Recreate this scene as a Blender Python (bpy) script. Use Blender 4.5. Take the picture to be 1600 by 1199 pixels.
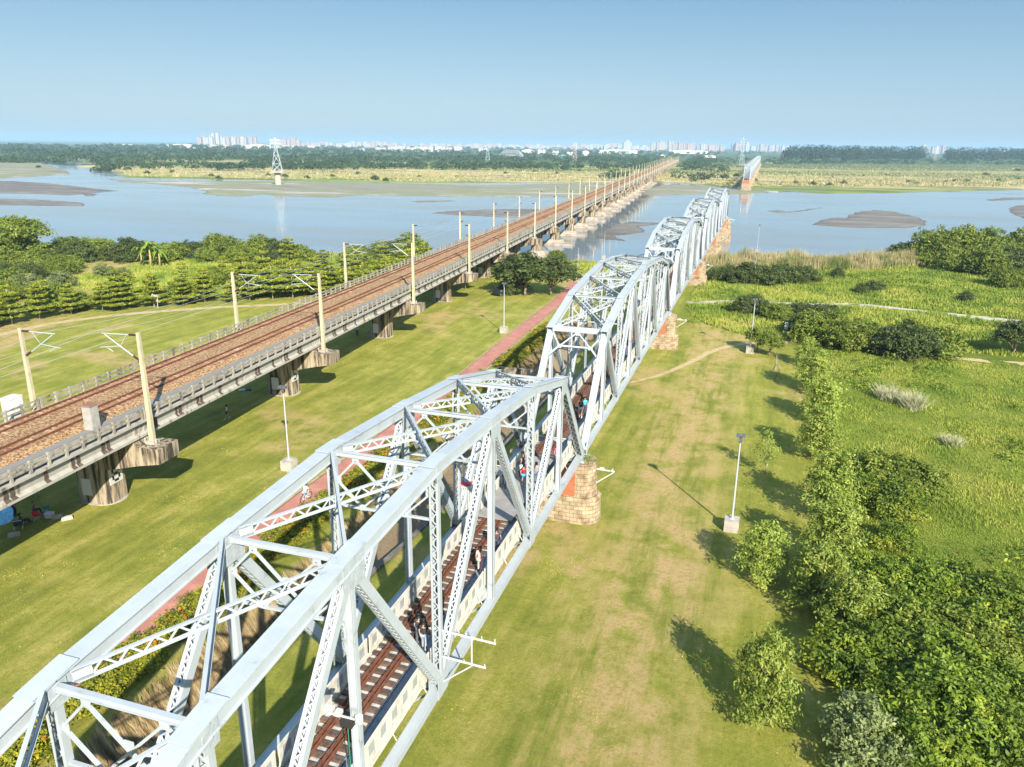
import bpy, bmesh, math, random
import numpy as np
from mathutils import Vector, Matrix
R = math.radians
for o in list(bpy.data.objects): bpy.data.objects.remove(o, do_unlink=True)
SC = bpy.context.scene
COL = SC.collection

# ------------------------------------------------------------------ camera
YAW, PITCH, ROLL = -.3073, .3022, .0114
CP = Vector((15.2421, -59.4844, 25.2292))
FPX = 1195.7549
fw = Vector((math.sin(YAW)*math.cos(PITCH), math.cos(YAW)*math.cos(PITCH), -math.sin(PITCH)))
rt = Vector((math.cos(YAW), -math.sin(YAW), 0)); up = rt.cross(fw)
rt2 = rt*math.cos(ROLL)+up*math.sin(ROLL); up2 = -rt*math.sin(ROLL)+up*math.cos(ROLL)
cd = bpy.data.cameras.new('camera'); cam = bpy.data.objects.new('camera', cd); COL.objects.link(cam)
M = Matrix((rt2, up2, -fw)).transposed().to_4x4(); M.translation = CP; cam.matrix_world = M
cd.sensor_width = 36; cd.lens = 36*FPX/1600; cd.clip_start = .5; cd.clip_end = 90000
SC.camera = cam
SC.render.resolution_x = 1024; SC.render.resolution_y = 767

def at(u, v, z):
    "world point at height z seen at photo position u, v"
    d = fw + rt2*((u-800)/FPX) + up2*((599.5-v)/FPX)
    return CP + d*((z-CP.z)/d.z)

# ------------------------------------------------------------------ sky, sun, exposure
SUNV = Vector((.58, -.815, 0)).normalized()*math.cos(R(31)) + Vector((0, 0, math.sin(R(31))))
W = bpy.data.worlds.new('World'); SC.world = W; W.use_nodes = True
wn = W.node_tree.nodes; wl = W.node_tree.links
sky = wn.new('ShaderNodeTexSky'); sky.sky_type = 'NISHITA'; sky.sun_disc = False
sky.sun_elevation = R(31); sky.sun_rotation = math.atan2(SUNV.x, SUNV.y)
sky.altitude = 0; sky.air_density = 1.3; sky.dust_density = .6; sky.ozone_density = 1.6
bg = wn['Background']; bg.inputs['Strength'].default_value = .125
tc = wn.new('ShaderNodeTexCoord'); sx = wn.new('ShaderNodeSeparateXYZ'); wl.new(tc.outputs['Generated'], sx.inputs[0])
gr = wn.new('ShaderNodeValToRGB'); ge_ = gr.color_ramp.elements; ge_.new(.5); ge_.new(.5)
for e_, (p_, c_) in zip(ge_, ((0.,(.26,.47,.68)),(.04,(.22,.43,.67)),(.17,(.1,.26,.48)),(.36,(.34,.56,.86)))): e_.position = p_; e_.color = (*[q*3.45/5.5 for q in c_], 1)  # last stop: unseen sky overhead, brightened to lift the shadows with blue
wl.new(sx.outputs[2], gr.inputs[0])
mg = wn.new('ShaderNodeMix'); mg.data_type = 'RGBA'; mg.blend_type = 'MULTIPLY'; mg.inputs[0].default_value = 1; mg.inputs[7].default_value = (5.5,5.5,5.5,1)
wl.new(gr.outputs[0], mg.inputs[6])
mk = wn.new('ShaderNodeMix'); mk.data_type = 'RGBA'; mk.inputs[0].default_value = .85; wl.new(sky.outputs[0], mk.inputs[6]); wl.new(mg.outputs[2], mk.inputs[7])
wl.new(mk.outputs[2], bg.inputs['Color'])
sd = bpy.data.lights.new('sun', 'SUN'); sd.energy = 4.6; sd.angle = R(.5); sd.color = (1, .91, .76)
so = bpy.data.objects.new('sun', sd); COL.objects.link(so)
so.rotation_euler = (-SUNV).to_track_quat('-Z', 'Y').to_euler()
SC.view_settings.view_transform = 'Standard'; SC.view_settings.look = 'None'
SC.view_settings.exposure = 1.18; SC.view_settings.gamma = 1
SC.render.engine = 'CYCLES'
SC.cycles.max_bounces = 5; SC.cycles.diffuse_bounces = 2; SC.cycles.volume_bounces = 0
SC.cycles.transparent_max_bounces = 6

# ------------------------------------------------------------------ materials
def mat(name, col, rough=.6, metal=0., var=None, vs=1., detail=4, bump=0., bs=20., rnd=0., trans=0., space='pos', stretch=(1,1,1), spec=.4):
    """var: list of (pos, colour) laid over a noise; rnd: brightness change per object"""
    m = bpy.data.materials.new(name); m.use_nodes = True
    n = m.node_tree.nodes; l = m.node_tree.links; b = n['Principled BSDF']
    b.inputs['Roughness'].default_value = rough; b.inputs['Metallic'].default_value = metal
    b.inputs['Specular IOR Level'].default_value = spec
    b.inputs['Base Color'].default_value = (*col, 1)
    co = None
    if var or bump:
        g = n.new('ShaderNodeNewGeometry') if space == 'pos' else n.new('ShaderNodeTexCoord')
        mp = n.new('ShaderNodeMapping'); mp.inputs['Scale'].default_value = stretch
        l.new(g.outputs['Position' if space == 'pos' else 'Object'], mp.inputs[0]); co = mp.outputs[0]
    c = None
    if var:
        t = n.new('ShaderNodeTexNoise'); t.inputs['Scale'].default_value = vs; t.inputs['Detail'].default_value = detail
        t.inputs['Roughness'].default_value = .65
        l.new(co, t.inputs['Vector'])
        r = n.new('ShaderNodeValToRGB'); e = r.color_ramp.elements
        while len(e) < len(var): e.new(.5)
        for k, (p, cc) in enumerate(var): e[k].position = p; e[k].color = (*cc, 1)
        l.new(t.outputs['Fac'], r.inputs[0]); c = r.outputs[0]
    if rnd:
        oi = n.new('ShaderNodeObjectInfo'); mr = n.new('ShaderNodeMapRange')
        mr.inputs['To Min'].default_value = 1-rnd; mr.inputs['To Max'].default_value = 1+rnd
        l.new(oi.outputs['Random'], mr.inputs[0])
        hs = n.new('ShaderNodeHueSaturation'); l.new(mr.outputs[0], hs.inputs['Value'])
        if c: l.new(c, hs.inputs['Color'])
        else: hs.inputs['Color'].default_value = (*col, 1)
        c = hs.outputs[0]
    if c: l.new(c, b.inputs['Base Color'])
    if bump:
        t2 = n.new('ShaderNodeTexNoise'); t2.inputs['Scale'].default_value = bs; t2.inputs['Detail'].default_value = 5
        l.new(co, t2.inputs['Vector']); bp = n.new('ShaderNodeBump'); bp.inputs['Strength'].default_value = bump
        bp.inputs['Distance'].default_value = .05
        l.new(t2.outputs['Fac'], bp.inputs['Height']); l.new(bp.outputs[0], b.inputs['Normal'])
    if trans:
        tr = n.new('ShaderNodeBsdfTranslucent'); mx = n.new('ShaderNodeMixShader'); mx.inputs[0].default_value = trans
        if c: l.new(c, tr.inputs[0])
        else: tr.inputs[0].default_value = (*col, 1)
        l.new(b.outputs[0], mx.inputs[1]); l.new(tr.outputs[0], mx.inputs[2])
        l.new(mx.outputs[0], n['Material Output'].inputs[0])
    return m

class G:
    "tiny node helper for the ground materials"
    def __init__(s, name, rough=.9):
        s.m = bpy.data.materials.new(name); s.m.use_nodes = True; s.n = s.m.node_tree.nodes; s.l = s.m.node_tree.links
        s.b = s.n['Principled BSDF']; s.b.inputs['Roughness'].default_value = rough; s.b.inputs['Specular IOR Level'].default_value = .15
        s.pos = s.n.new('ShaderNodeNewGeometry').outputs['Position']
        sp = s.n.new('ShaderNodeSeparateXYZ'); s.l.new(s.pos, sp.inputs[0]); s.x, s.y, s.z = sp.outputs
    def inp(s, i, v):
        if hasattr(v, 'is_linked') or hasattr(v, 'links'): s.l.new(v, i)
        else: i.default_value = v
    def math(s, op, a, b=0., c=0.):
        k = s.n.new('ShaderNodeMath'); k.operation = op
        for i, v in enumerate((a, b, c)): s.inp(k.inputs[i], v)
        return k.outputs[0]
    def noise(s, sc, det=4, stretch=(1,1,1), rough=.6, dist=0):
        mp = s.n.new('ShaderNodeMapping'); mp.inputs['Scale'].default_value = stretch; s.l.new(s.pos, mp.inputs[0])
        t = s.n.new('ShaderNodeTexNoise'); t.inputs['Scale'].default_value = sc; t.inputs['Detail'].default_value = det
        t.inputs['Roughness'].default_value = rough; t.inputs['Distortion'].default_value = dist
        s.l.new(mp.outputs[0], t.inputs['Vector']); return t.outputs['Fac']
    def step(s, v, a, b):
        k = s.n.new('ShaderNodeMapRange'); k.interpolation_type = 'SMOOTHSTEP'
        s.inp(k.inputs[0], v); k.inputs[1].default_value = a; k.inputs[2].default_value = b; return k.outputs[0]
    def mix(s, f, a, b):
        k = s.n.new('ShaderNodeMix'); k.data_type = 'RGBA'; s.inp(k.inputs[0], f)
        for i, v in ((6, a), (7, b)):
            if isinstance(v, tuple): k.inputs[i].default_value = (*v, 1)
            else: s.l.new(v, k.inputs[i])
        return k.outputs[2]
    def ramp(s, f, els):
        r = s.n.new('ShaderNodeValToRGB'); e = r.color_ramp.elements
        while len(e) < len(els): e.new(.5)
        for k, (p, c) in enumerate(els): e[k].position = p; e[k].color = (*c, 1)
        s.l.new(f, r.inputs[0]); return r.outputs[0]
    def out(s, c, h=None, strength=.5, dist=.1):
        s.l.new(c, s.b.inputs['Base Color'])
        if h is not None:
            bp = s.n.new('ShaderNodeBump'); bp.inputs['Strength'].default_value = strength; bp.inputs['Distance'].default_value = dist
            s.l.new(h, bp.inputs['Height']); s.l.new(bp.outputs[0], s.b.inputs['Normal'])
        return s.m

STEEL = mat('pale_blue_paint', (.37,.42,.455), .5, var=[(.3,(.25,.27,.28)),(.4,(.355,.4,.435)),(.6,(.385,.435,.475)),(.8,(.415,.465,.5))], vs=1.1, detail=8, bump=.08, bs=9, rnd=.03)
GUSSET = mat('riveted_paint', (.36,.41,.44), .5, var=[(.3,(.3,.34,.37)),(.6,(.385,.435,.47))], vs=3, bump=.5, bs=7)
CREAM = mat('cream_panel', (.56,.55,.49), .6, var=[(.33,(.42,.39,.31)),(.5,(.56,.55,.49))], vs=2.2, detail=6)
MESHP = mat('panel_infill', (.3,.31,.31), .6, var=[(.3,(.24,.26,.26)),(.7,(.36,.38,.37))], vs=1.2)
RUST = mat('rusty_rail', (.17,.062,.033), .75, var=[(.3,(.08,.032,.02)),(.6,(.2,.073,.037))], vs=4, detail=6)
TIMBER = mat('dark_sleeper', (.09,.06,.05), .85, var=[(.3,(.05,.035,.03)),(.7,(.15,.10,.08))], vs=5, rnd=.25)
SLAB = mat('pale_deck_grating', (.5,.49,.45), .7, var=[(.35,(.32,.31,.29)),(.6,(.56,.55,.5))], vs=4)
WALK = mat('walkway_plate', (.22,.25,.29), .6, var=[(.3,(.15,.17,.2)),(.7,(.28,.31,.35))], vs=3)
DECK = mat('grey_platform', (.27,.26,.255), .8, var=[(.3,(.22,.215,.21)),(.7,(.31,.3,.29))], vs=1.5)
CONC = mat('concrete', (.3,.28,.23), .85, var=[(.36,(.11,.095,.075)),(.48,(.28,.26,.215)),(.7,(.38,.36,.31))], vs=.9, detail=8, stretch=(1.6,1.6,.45), bump=.2, bs=8)
CONCD = mat('stained_concrete', (.3,.26,.2), .9, var=[(.42,(.04,.035,.028)),(.49,(.2,.16,.11)),(.58,(.36,.3,.22)),(.75,(.44,.39,.31))], vs=1.1, detail=8, stretch=(2.2,2.2,.22), bump=.3, bs=6)
CONCG = mat('girder_concrete', (.35,.34,.3), .85, var=[(.34,(.13,.1,.075)),(.43,(.33,.32,.28)),(.75,(.41,.4,.36))], vs=1., detail=7, stretch=(1.4,1.4,.12), bump=.15, bs=6)
STAIN = mat('dark_stain', (.075,.055,.042), .9, var=[(.3,(.04,.03,.025)),(.7,(.13,.095,.07))], vs=3)
CONCL = mat('pale_concrete', (.42,.39,.34), .85, var=[(.3,(.28,.25,.22)),(.7,(.47,.44,.39))], vs=1.4, detail=7)
MAST = mat('cream_mast', (.5,.44,.28), .7, var=[(.3,(.34,.31,.23)),(.6,(.54,.47,.3))], vs=1.5, stretch=(1,1,.3))
GALV = mat('galvanised_tube', (.55,.62,.66), .4, .4)
DARK = mat('dark_part', (.03,.028,.028), .5)
WHITE = mat('white_paint', (.52,.53,.52), .5)
BLACK = mat('black_paint', (.015,.015,.015), .5)
BALL = mat('rusty_ballast', (.3,.17,.08), .95, var=[(.38,(.09,.045,.025)),(.5,(.3,.175,.08)),(.62,(.5,.345,.19))], vs=5.5, detail=12, bump=1, bs=6)
BRICKR = mat('red_brick', (.4,.13,.06), .9, var=[(.3,(.3,.1,.05)),(.7,(.46,.16,.075))], vs=3)
TRUNK = mat('bark', (.2,.15,.1), .9, var=[(.3,(.12,.09,.06)),(.7,(.3,.24,.17))], vs=6)
PALEBARK = mat('pale_bark', (.42,.36,.27), .9, var=[(.3,(.26,.22,.16)),(.7,(.5,.44,.34))], vs=6)
def leafmat(name, a, b, c, vs=.9, tr=.28, rnd=.14):
    return mat(name, b, .55, var=[(.33,a),(.5,b),(.68,c)], vs=vs, detail=5, rnd=rnd, trans=tr, space='obj', spec=.3)
L_TIER = leafmat('tier_leaf', (.09,.14,.015), (.23,.28,.028), (.46,.46,.05))
L_ROUND = leafmat('round_leaf', (.07,.12,.018), (.17,.23,.03), (.33,.36,.06), tr=.3)
L_YOUNG = leafmat('young_leaf', (.11,.17,.025), (.27,.35,.055), (.5,.55,.13), vs=1.2, tr=.3)
L_BUSH = leafmat('bush_leaf', (.06,.11,.015), (.18,.26,.025), (.42,.46,.055), vs=.55, tr=.3)
L_DARK = leafmat('dark_leaf', (.04,.065,.018), (.085,.12,.03), (.16,.2,.06))
L_GREY = leafmat('grey_leaf', (.1,.14,.045), (.19,.235,.085), (.31,.34,.14))
L_YEL = leafmat('yellow_flower_leaf', (.08,.12,.015), (.22,.24,.02), (.48,.4,.02), vs=2.4)
L_ORG = mat('orange_flower', (.65,.16,.02), .6, trans=.3)
L_FAR = leafmat('far_leaf', (.03,.055,.022), (.048,.085,.03), (.075,.12,.04), vs=.012, rnd=0)
L_PINE = leafmat('pine_wood_leaf', (.022,.042,.025), (.035,.065,.035), (.055,.09,.045), vs=.03, rnd=0)
L_BAN = leafmat('banana_leaf', (.1,.18,.02), (.2,.3,.04), (.36,.42,.07), vs=.6)
REED = mat('dry_reed', (.4,.33,.17), .8, var=[(.35,(.16,.2,.05)),(.5,(.35,.32,.15)),(.66,(.52,.43,.25))], vs=.12, trans=.25)
GRASSB = mat('tall_grass_blade', (.2,.3,.03), .7, var=[(.36,(.12,.2,.022)),(.47,(.22,.29,.035)),(.58,(.36,.39,.065)),(.7,(.38,.36,.1))], vs=.13, detail=6, trans=.3)

PLUME = mat('silvery_plume', (.5,.5,.34), .8, var=[(.35,(.24,.3,.1)),(.5,(.5,.48,.3)),(.66,(.68,.65,.48))], vs=1.5, trans=.3)
# ------------------------------------------------------------------ mesh helpers
class MB:
    def __init__(s): s.v = []; s.f = []; s.mi = []; s.mats = []
    def _m(s, m):
        if m is None: return 0
        if m not in s.mats: s.mats.append(m)
        return s.mats.index(m)
    def hexa(s, P, m=None):
        b = len(s.v); s.v += [tuple(p) for p in P]; k = s._m(m)
        for q in ((0,3,2,1),(4,5,6,7),(0,1,5,4),(1,2,6,5),(2,3,7,6),(3,0,4,7)):
            s.f.append(tuple(b+i for i in q)); s.mi.append(k)
        return s
    def box(s, x0, x1, y0, y1, z0, z1, m=None):
        return s.hexa([(x0,y0,z0),(x1,y0,z0),(x1,y1,z0),(x0,y1,z0),(x0,y0,z1),(x1,y0,z1),(x1,y1,z1),(x0,y1,z1)], m)
    def beam(s, a, b, w, h, side=None, m=None, w2=None, h2=None):
        "box from a to b; w along side vector, h across"
        a = Vector(a); b = Vector(b); d = (b-a).normalized()
        if side is None: side = Vector((0,0,1)).cross(d); side = side if side.length > 1e-4 else Vector((1,0,0))
        side = Vector(side); sv = (side - d*side.dot(d)).normalized(); u = d.cross(sv)
        w2 = w if w2 is None else w2; h2 = h if h2 is None else h2
        P = []
        for p, ww, hh in ((a, w, h), (b, w2, h2)):
            P += [p-sv*ww/2-u*hh/2, p+sv*ww/2-u*hh/2, p+sv*ww/2+u*hh/2, p-sv*ww/2+u*hh/2]
        return s.hexa(P, m)
    def tube(s, pts, rad, n=8, m=None, cap=True):
        pts = [Vector(p) for p in pts]; k = s._m(m)
        if not hasattr(rad, '__len__'): rad = [rad]*len(pts)
        base = len(s.v); ref = Vector((.31,.17,.93))
        for i, p in enumerate(pts):
            d = (pts[min(i+1, len(pts)-1)]-pts[max(i-1, 0)]).normalized()
            r_ = ref if abs(d.dot(ref)) < .9 else Vector((1,0,0))
            a = d.cross(r_).normalized(); b = d.cross(a)
            for j in range(n):
                t = 2*math.pi*j/n; s.v.append(tuple(p+(a*math.cos(t)+b*math.sin(t))*rad[i]))
        for i in range(len(pts)-1):
            for j in range(n):
                q = base+i*n; s.f.append((q+j, q+(j+1) % n, q+n+(j+1) % n, q+n+j)); s.mi.append(k)
        if cap:
            s.f.append(tuple(base+j for j in reversed(range(n)))); s.mi.append(k)
            q = base+(len(pts)-1)*n; s.f.append(tuple(q+j for j in range(n))); s.mi.append(k)
        return s
    def prism(s, prof, p0, ax, ux, uz, m=None):
        "closed profile [(a,b)] in the ux/uz plane swept from p0 along vector ax"
        p0 = Vector(p0); ax = Vector(ax); ux = Vector(ux); uz = Vector(uz); b = len(s.v); n = len(prof); k = s._m(m)
        for e in (0, 1):
            for q in prof: s.v.append(tuple(p0+ax*e+ux*q[0]+uz*q[1]))
        for j in range(n): s.f.append((b+j, b+(j+1) % n, b+n+(j+1) % n, b+n+j)); s.mi.append(k)
        s.f.append(tuple(b+j for j in reversed(range(n)))); s.mi.append(k)
        s.f.append(tuple(b+n+j for j in range(n))); s.mi.append(k)
        return s
    def quad(s, a, b, c, d, m=None):
        k = len(s.v); s.v += [tuple(a), tuple(b), tuple(c), tuple(d)]; s.f.append((k,k+1,k+2,k+3)); s.mi.append(s._m(m)); return s
    def mesh(s, name, m=None, smooth=False):
        me = bpy.data.meshes.new(name); me.from_pydata(s.v, [], s.f)
        for q in (s.mats or [m]): me.materials.append(q)
        if s.mats: me.polygons.foreach_set('material_index', s.mi)
        if smooth: me.polygons.foreach_set('use_smooth', [True]*len(s.f))
        bm = bmesh.new(); bm.from_mesh(me); bmesh.ops.recalc_face_normals(bm, faces=bm.faces); bm.to_mesh(me); bm.free()
        me.update(); return me
    def build(s, name, m=None, parent=None, smooth=False):
        return link(name, s.mesh(name, m, smooth), parent)

def link(name, me, parent=None, loc=None, rz=0, sc=None):
    o = bpy.data.objects.new(name, me); COL.objects.link(o)
    if parent: o.parent = parent
    if loc is not None: o.location = loc
    if rz: o.rotation_euler[2] = rz
    if sc is not None: o.scale = (sc, sc, sc) if not hasattr(sc, '__len__') else sc
    return o
def tag(o, label=None, cat=None, group=None, kind=None):
    if label: o['label'] = label
    if cat: o['category'] = cat
    if group: o['group'] = group
    if kind: o['kind'] = kind
    return o
def thing(name, label, cat, loc=(0,0,0), rz=0, group=None):
    return tag(link(name, None, None, loc, rz), label, cat, group)
KIDS = {}
def kids(o):
    if o.name not in KIDS: KIDS[o.name] = [c for c in bpy.data.objects if c.parent == o]
    return KIDS[o.name]
def dup(o, loc=None, rz=None, label=None, sc=None, group=None, skip=()):
    r = o.copy(); COL.objects.link(r)
    if loc is not None: r.location = loc
    if rz is not None: r.rotation_euler[2] = rz
    if sc is not None: r.scale = (sc, sc, sc) if not hasattr(sc, '__len__') else sc
    if label: r['label'] = label
    if group: r['group'] = group
    for c in kids(o):
        if c.name.split('.')[0] in skip: continue
        d = c.copy(); COL.objects.link(d); d.parent = r
        for g in kids(c):
            e = g.copy(); COL.objects.link(e); e.parent = d
    return r
def fast_mesh(name, V, nv, m, smooth=False, nors=None):
    "V: (F*nv,3) array, every face has nv own vertices"
    F = len(V)//nv; me = bpy.data.meshes.new(name)
    me.vertices.add(len(V)); me.vertices.foreach_set('co', np.asarray(V, np.float32).ravel())
    me.loops.add(F*nv); me.loops.foreach_set('vertex_index', np.arange(F*nv, dtype=np.int32))
    me.polygons.add(F); me.polygons.foreach_set('loop_start', np.arange(0, F*nv, nv, dtype=np.int32))
    me.materials.append(m); me.update(calc_edges=True); return me
O1 = 'first second third fourth fifth sixth seventh eighth ninth tenth eleventh twelfth thirteenth fourteenth fifteenth sixteenth seventeenth eighteenth nineteenth'.split()
O2 = 'twenty thirty forty fifty sixty'.split()
def ORD1(k):
    k += 1
    if k < 20: return O1[k-1]
    t, u = divmod(k, 10); return (O2[t-2][:-1]+'ieth') if u == 0 else O2[t-2]+'-'+O1[u-1]
ORD = ORD1

# ------------------------------------------------------------------ terrain
GZ = -6.0; WZ = -9.5
near_edge = [(-3000,140),(-700,135),(-400,132),(-235,122),(-172,122),(-120,138),(-94,150),(-60,160),(-33,163),(10,176),(38,186),(67,208),(111,245),(180,290),(300,360),(700,560),(3000,1500)]
far_edge = [(-3000,1500),(-1259,1100),(-862,760),(-768,722),(-592,560),(-425,585),(-293,610),(-163,690),(-79,750),(-50,730),(-8,650),(28,622),(66,620),(119,656),(243,778),(700,1200),(3000,3000)]
def interp(L, x): return np.interp(x, [p[0] for p in L], [p[1] for p in L])
def vnoise(x, y, s, seed=0):
    return (np.sin(x/s+seed)*np.cos(y/s*1.3-seed*2)+.5*np.sin(x/s*2.3+y/s*1.1+seed)+.35*np.cos(y/s*3.1-x/s*1.7+seed*3))/1.85
DY = [-62,-27,-10,10,42]; DL = [-17.2,-16.2,-15.75,-15.3,-15.2]; DR = [-15.2,-12.0,-9.9,-9.0,-8.8]
def height(x, y):
    x = np.asarray(x, float); y = np.asarray(y, float)
    ye = interp(near_edge, x)+vnoise(x, y, 9)*2.5; yf = interp(far_edge, x)+vnoise(x, y, 30, 2)*6
    near = np.clip((ye-y)/10, 0, 1); near = near*near*(3-2*near)
    far = np.clip((y-yf)/14+.2, 0, 1); far = far*far*(3-2*far)
    h = -13+near*(GZ+13)+far*(4.1)
    h = h + np.clip((y-yf-60)/400, 0, 1)*.9
    fld = np.clip((x-30)/20, 0, 1)*near
    h += fld*(vnoise(x, y, 7, 1)*.4+vnoise(x, y, 2.6, 6)*.16)+near*np.clip((y-78)/20, 0, 1)*np.clip((x-2)/10, 0, 1)*(.5+.4*vnoise(x, y, 9, 4))
    xl = np.interp(y, DY, DL); xr = np.interp(y, DY, DR)
    dd = np.clip((x-xl)/1.5, 0, 1)*np.clip((xr-x)/.25, 0, 1)*np.clip((40.2-y)/.8, 0, 1)
    d2 = np.clip((x+16.4)/1.6, 0, 1)*np.clip((-9.4-x)/1.5, 0, 1)*np.clip((y-42)/.8, 0, 1)*np.clip((85-y)/8, 0, 1)
    return h-dd*1.75-d2*.9
def axis(segs):
    a = [segs[0][0]]
    for lo, hi, st in segs:
        n = max(1, int(round((hi-lo)/st))); a += list(lo+(hi-lo)*(np.arange(n)+1)/n)
    return np.array(a)
gx = axis([(-30000,-8000,5000),(-8000,-3000,800),(-3000,-900,120),(-900,-300,22),(-300,-100,6),(-100,-20,2),(-20,-7,.3),(-7,60,2),(60,160,5),(160,500,16),(500,3000,150),(3000,8000,800),(8000,30000,5000)])
gy = axis([(-200,-70,20),(-70,0,4),(0,44,1),(44,120,3),(120,260,3.5),(260,450,15),(450,800,10),(800,1500,40),(1500,5000,250),(5000,40000,3500)])
X, Y = np.meshgrid(gx, gy); Z = height(X, Y)
nx, ny = len(gx), len(gy)
me = bpy.data.meshes.new('ground')
idx = np.arange(nx*ny).reshape(ny, nx)
F = np.stack([idx[:-1,:-1], idx[:-1,1:], idx[1:,1:], idx[1:,:-1]], -1).reshape(-1, 4)
me.vertices.add(nx*ny); me.vertices.foreach_set('co', np.stack([X, Y, Z], -1).astype(np.float32).ravel())
me.loops.add(len(F)*4); me.loops.foreach_set('vertex_index', F.astype(np.int32).ravel())
me.polygons.add(len(F)); me.polygons.foreach_set('loop_start', np.arange(0, len(F)*4, 4, dtype=np.int32))
me.polygons.foreach_set('use_smooth', np.ones(len(F), bool)); me.update(calc_edges=True)
g = G('grass_land')
n1 = g.noise(.045, 5, dist=.6); n2 = g.noise(.3, 10, rough=.72); n3 = g.noise(3.2, 8, rough=.8); n4 = g.noise(.5, 6, (1,.12,1), .7)
lawn = g.ramp(g.math('ADD', g.math('MULTIPLY', n2, .45), g.math('MULTIPLY', n4, .55)), [(.36,(.16,.2,.028)),(.5,(.32,.325,.05)),(.64,(.55,.47,.14))])
dry = g.ramp(n3, [(.38,(.36,.25,.1)),(.6,(.8,.56,.29))])
stripe = g.step(g.math('ABSOLUTE', g.math('SUBTRACT', g.x, g.math('ADD', 5.5, g.math('MULTIPLY', n1, 9.)))), 7.5, 1.5)
dryf = g.math('MAXIMUM', g.math('MULTIPLY', g.step(n1, .52, .63), .85), g.math('MULTIPLY', stripe, g.math('MULTIPLY', g.step(n4, .34, .56), 1.)))
near = g.mix(g.math('MULTIPLY', dryf, g.step(n2, .36, .58)), lawn, dry)
near = g.mix(g.math('MULTIPLY', g.step(n3, .48, .58), .32), near, (.13,.17,.025))
n5 = g.noise(14., 6, (1,1.6,1), .8)
near = g.mix(g.math('MULTIPLY', g.step(n5, .49, .57), .36), near, (.1,.13,.02)); near = g.mix(g.math('MULTIPLY', g.step(g.noise(9., 5, rough=.8), .56, .64), .35), near, (.62,.56,.2))
field = g.ramp(g.noise(.09, 7, rough=.7), [(.32,(.1,.15,.02)),(.48,(.2,.26,.03)),(.6,(.3,.32,.05)),(.74,(.22,.22,.06))])
field = g.mix(g.math('MULTIPLY', g.step(n3, .4, .65), .55), field, (.07,.11,.015))
fm = g.math('MAXIMUM', g.step(g.math('ADD', g.x, g.math('MULTIPLY', n4, 4.)), 26.5, 28.), g.math('MULTIPLY', g.step(g.y, 84., 88.), g.step(g.x, 0., 3.)))
near = g.mix(fm, near, field)
# bare ditch floor
dm = g.step(g.z, -6.25, -6.9)
near = g.mix(g.math('MULTIPLY', dm, g.step(g.y, 110., 100.)), near, g.ramp(n3, [(.3,(.24,.17,.1)),(.6,(.44,.33,.2)),(.8,(.3,.22,.12))]))
fy = g.math('ADD', g.math('ADD', g.y, g.math('MULTIPLY', g.x, -.15)), g.math('MULTIPLY', g.noise(.01, 7, (.35,1,1)), 300.))
ft = g.noise(.03, 6, (.3,1,1), .7)
farc = g.ramp(g.math('MULTIPLY', fy, 1/2400.), [(.0,(.17,.25,.05)),(.34,(.2,.27,.05)),(.38,(.46,.38,.2)),(.47,(.5,.41,.22)),(.5,(.13,.18,.05)),(.56,(.14,.19,.05)),(.6,(.42,.36,.19)),(.66,(.1,.14,.05)),(.95,(.09,.13,.05))])
farc = g.mix(g.math('MULTIPLY', g.step(ft, .47, .58), .7), farc, (.07,.11,.03))
bank = g.mix(g.step(g.z, -9.45, -9.15), g.ramp(n3, [(.3,(.1,.09,.075)),(.7,(.2,.18,.15))]), farc)
allc = g.mix(g.step(g.y, 300., 310.), g.mix(g.step(g.z, -8.6, -7.2), (.12,.11,.07), near), bank)
gm = g.out(allc, g.math('ADD', n3, g.math('MULTIPLY', n5, .8)), .9, .2)
# the ditch height must not read as shore
me.materials.append(gm)
tag(link('ground', me), 'grassy river plain with mown lawn, rough field and far bank', 'ground', kind='structure')

def bank(pts, m, label, name='sand_bank', rise=.5, edge=10., nx_=110, ny_=80, rough=1.):
    "mound whose height grows from its outline; the water covers its foot"
    P = np.array(pts); x0, y0 = P.min(0)-edge*.3; x1, y1 = P.max(0)+edge*.3
    xs = np.linspace(x0, x1, nx_); ys = np.linspace(y0, y1, ny_); X, Y = np.meshgrid(xs, ys); D = np.full(X.shape, 1e9); inside = np.zeros(X.shape, bool)
    for i in range(len(P)):
        a = P[i-1]; b_ = P[i]; d = b_-a; t = np.clip(((X-a[0])*d[0]+(Y-a[1])*d[1])/(d@d+1e-9), 0, 1)
        D = np.minimum(D, np.hypot(X-a[0]-t*d[0], Y-a[1]-t*d[1]))
        if d[1] != 0: c = ((a[1] > Y) != (b_[1] > Y)) & (X < d[0]*(Y-a[1])/d[1]+a[0]); inside ^= c
    sd_ = np.where(inside, D, -D)+edge*.22*rough*(vnoise(X, Y, edge*.9, 3)+.6*vnoise(X, Y, edge*.35, 5))
    Zb = WZ+rise*np.clip(sd_/edge, -1, 1)+np.where(sd_ > 0, .06*vnoise(X, Y, edge*.5, 9), 0)
    keep = sd_ > -edge*.6; k = keep[:-1,:-1]|keep[1:,:-1]|keep[:-1,1:]|keep[1:,1:]
    ii = np.arange(X.size).reshape(X.shape); F_ = np.stack([ii[:-1,:-1],ii[:-1,1:],ii[1:,1:],ii[1:,:-1]],-1)[k]
    used, inv = np.unique(F_, return_inverse=True); V = np.stack([X,Y,Zb],-1).reshape(-1,3)[used]
    me = bpy.data.meshes.new(name); me.from_pydata(V.tolist(), [], inv.reshape(-1,4).tolist()); me.materials.append(m)
    me.polygons.foreach_set('use_smooth', [True]*len(me.polygons)); me.update()
    return tag(link(name, me), label, kind='structure')
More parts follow.
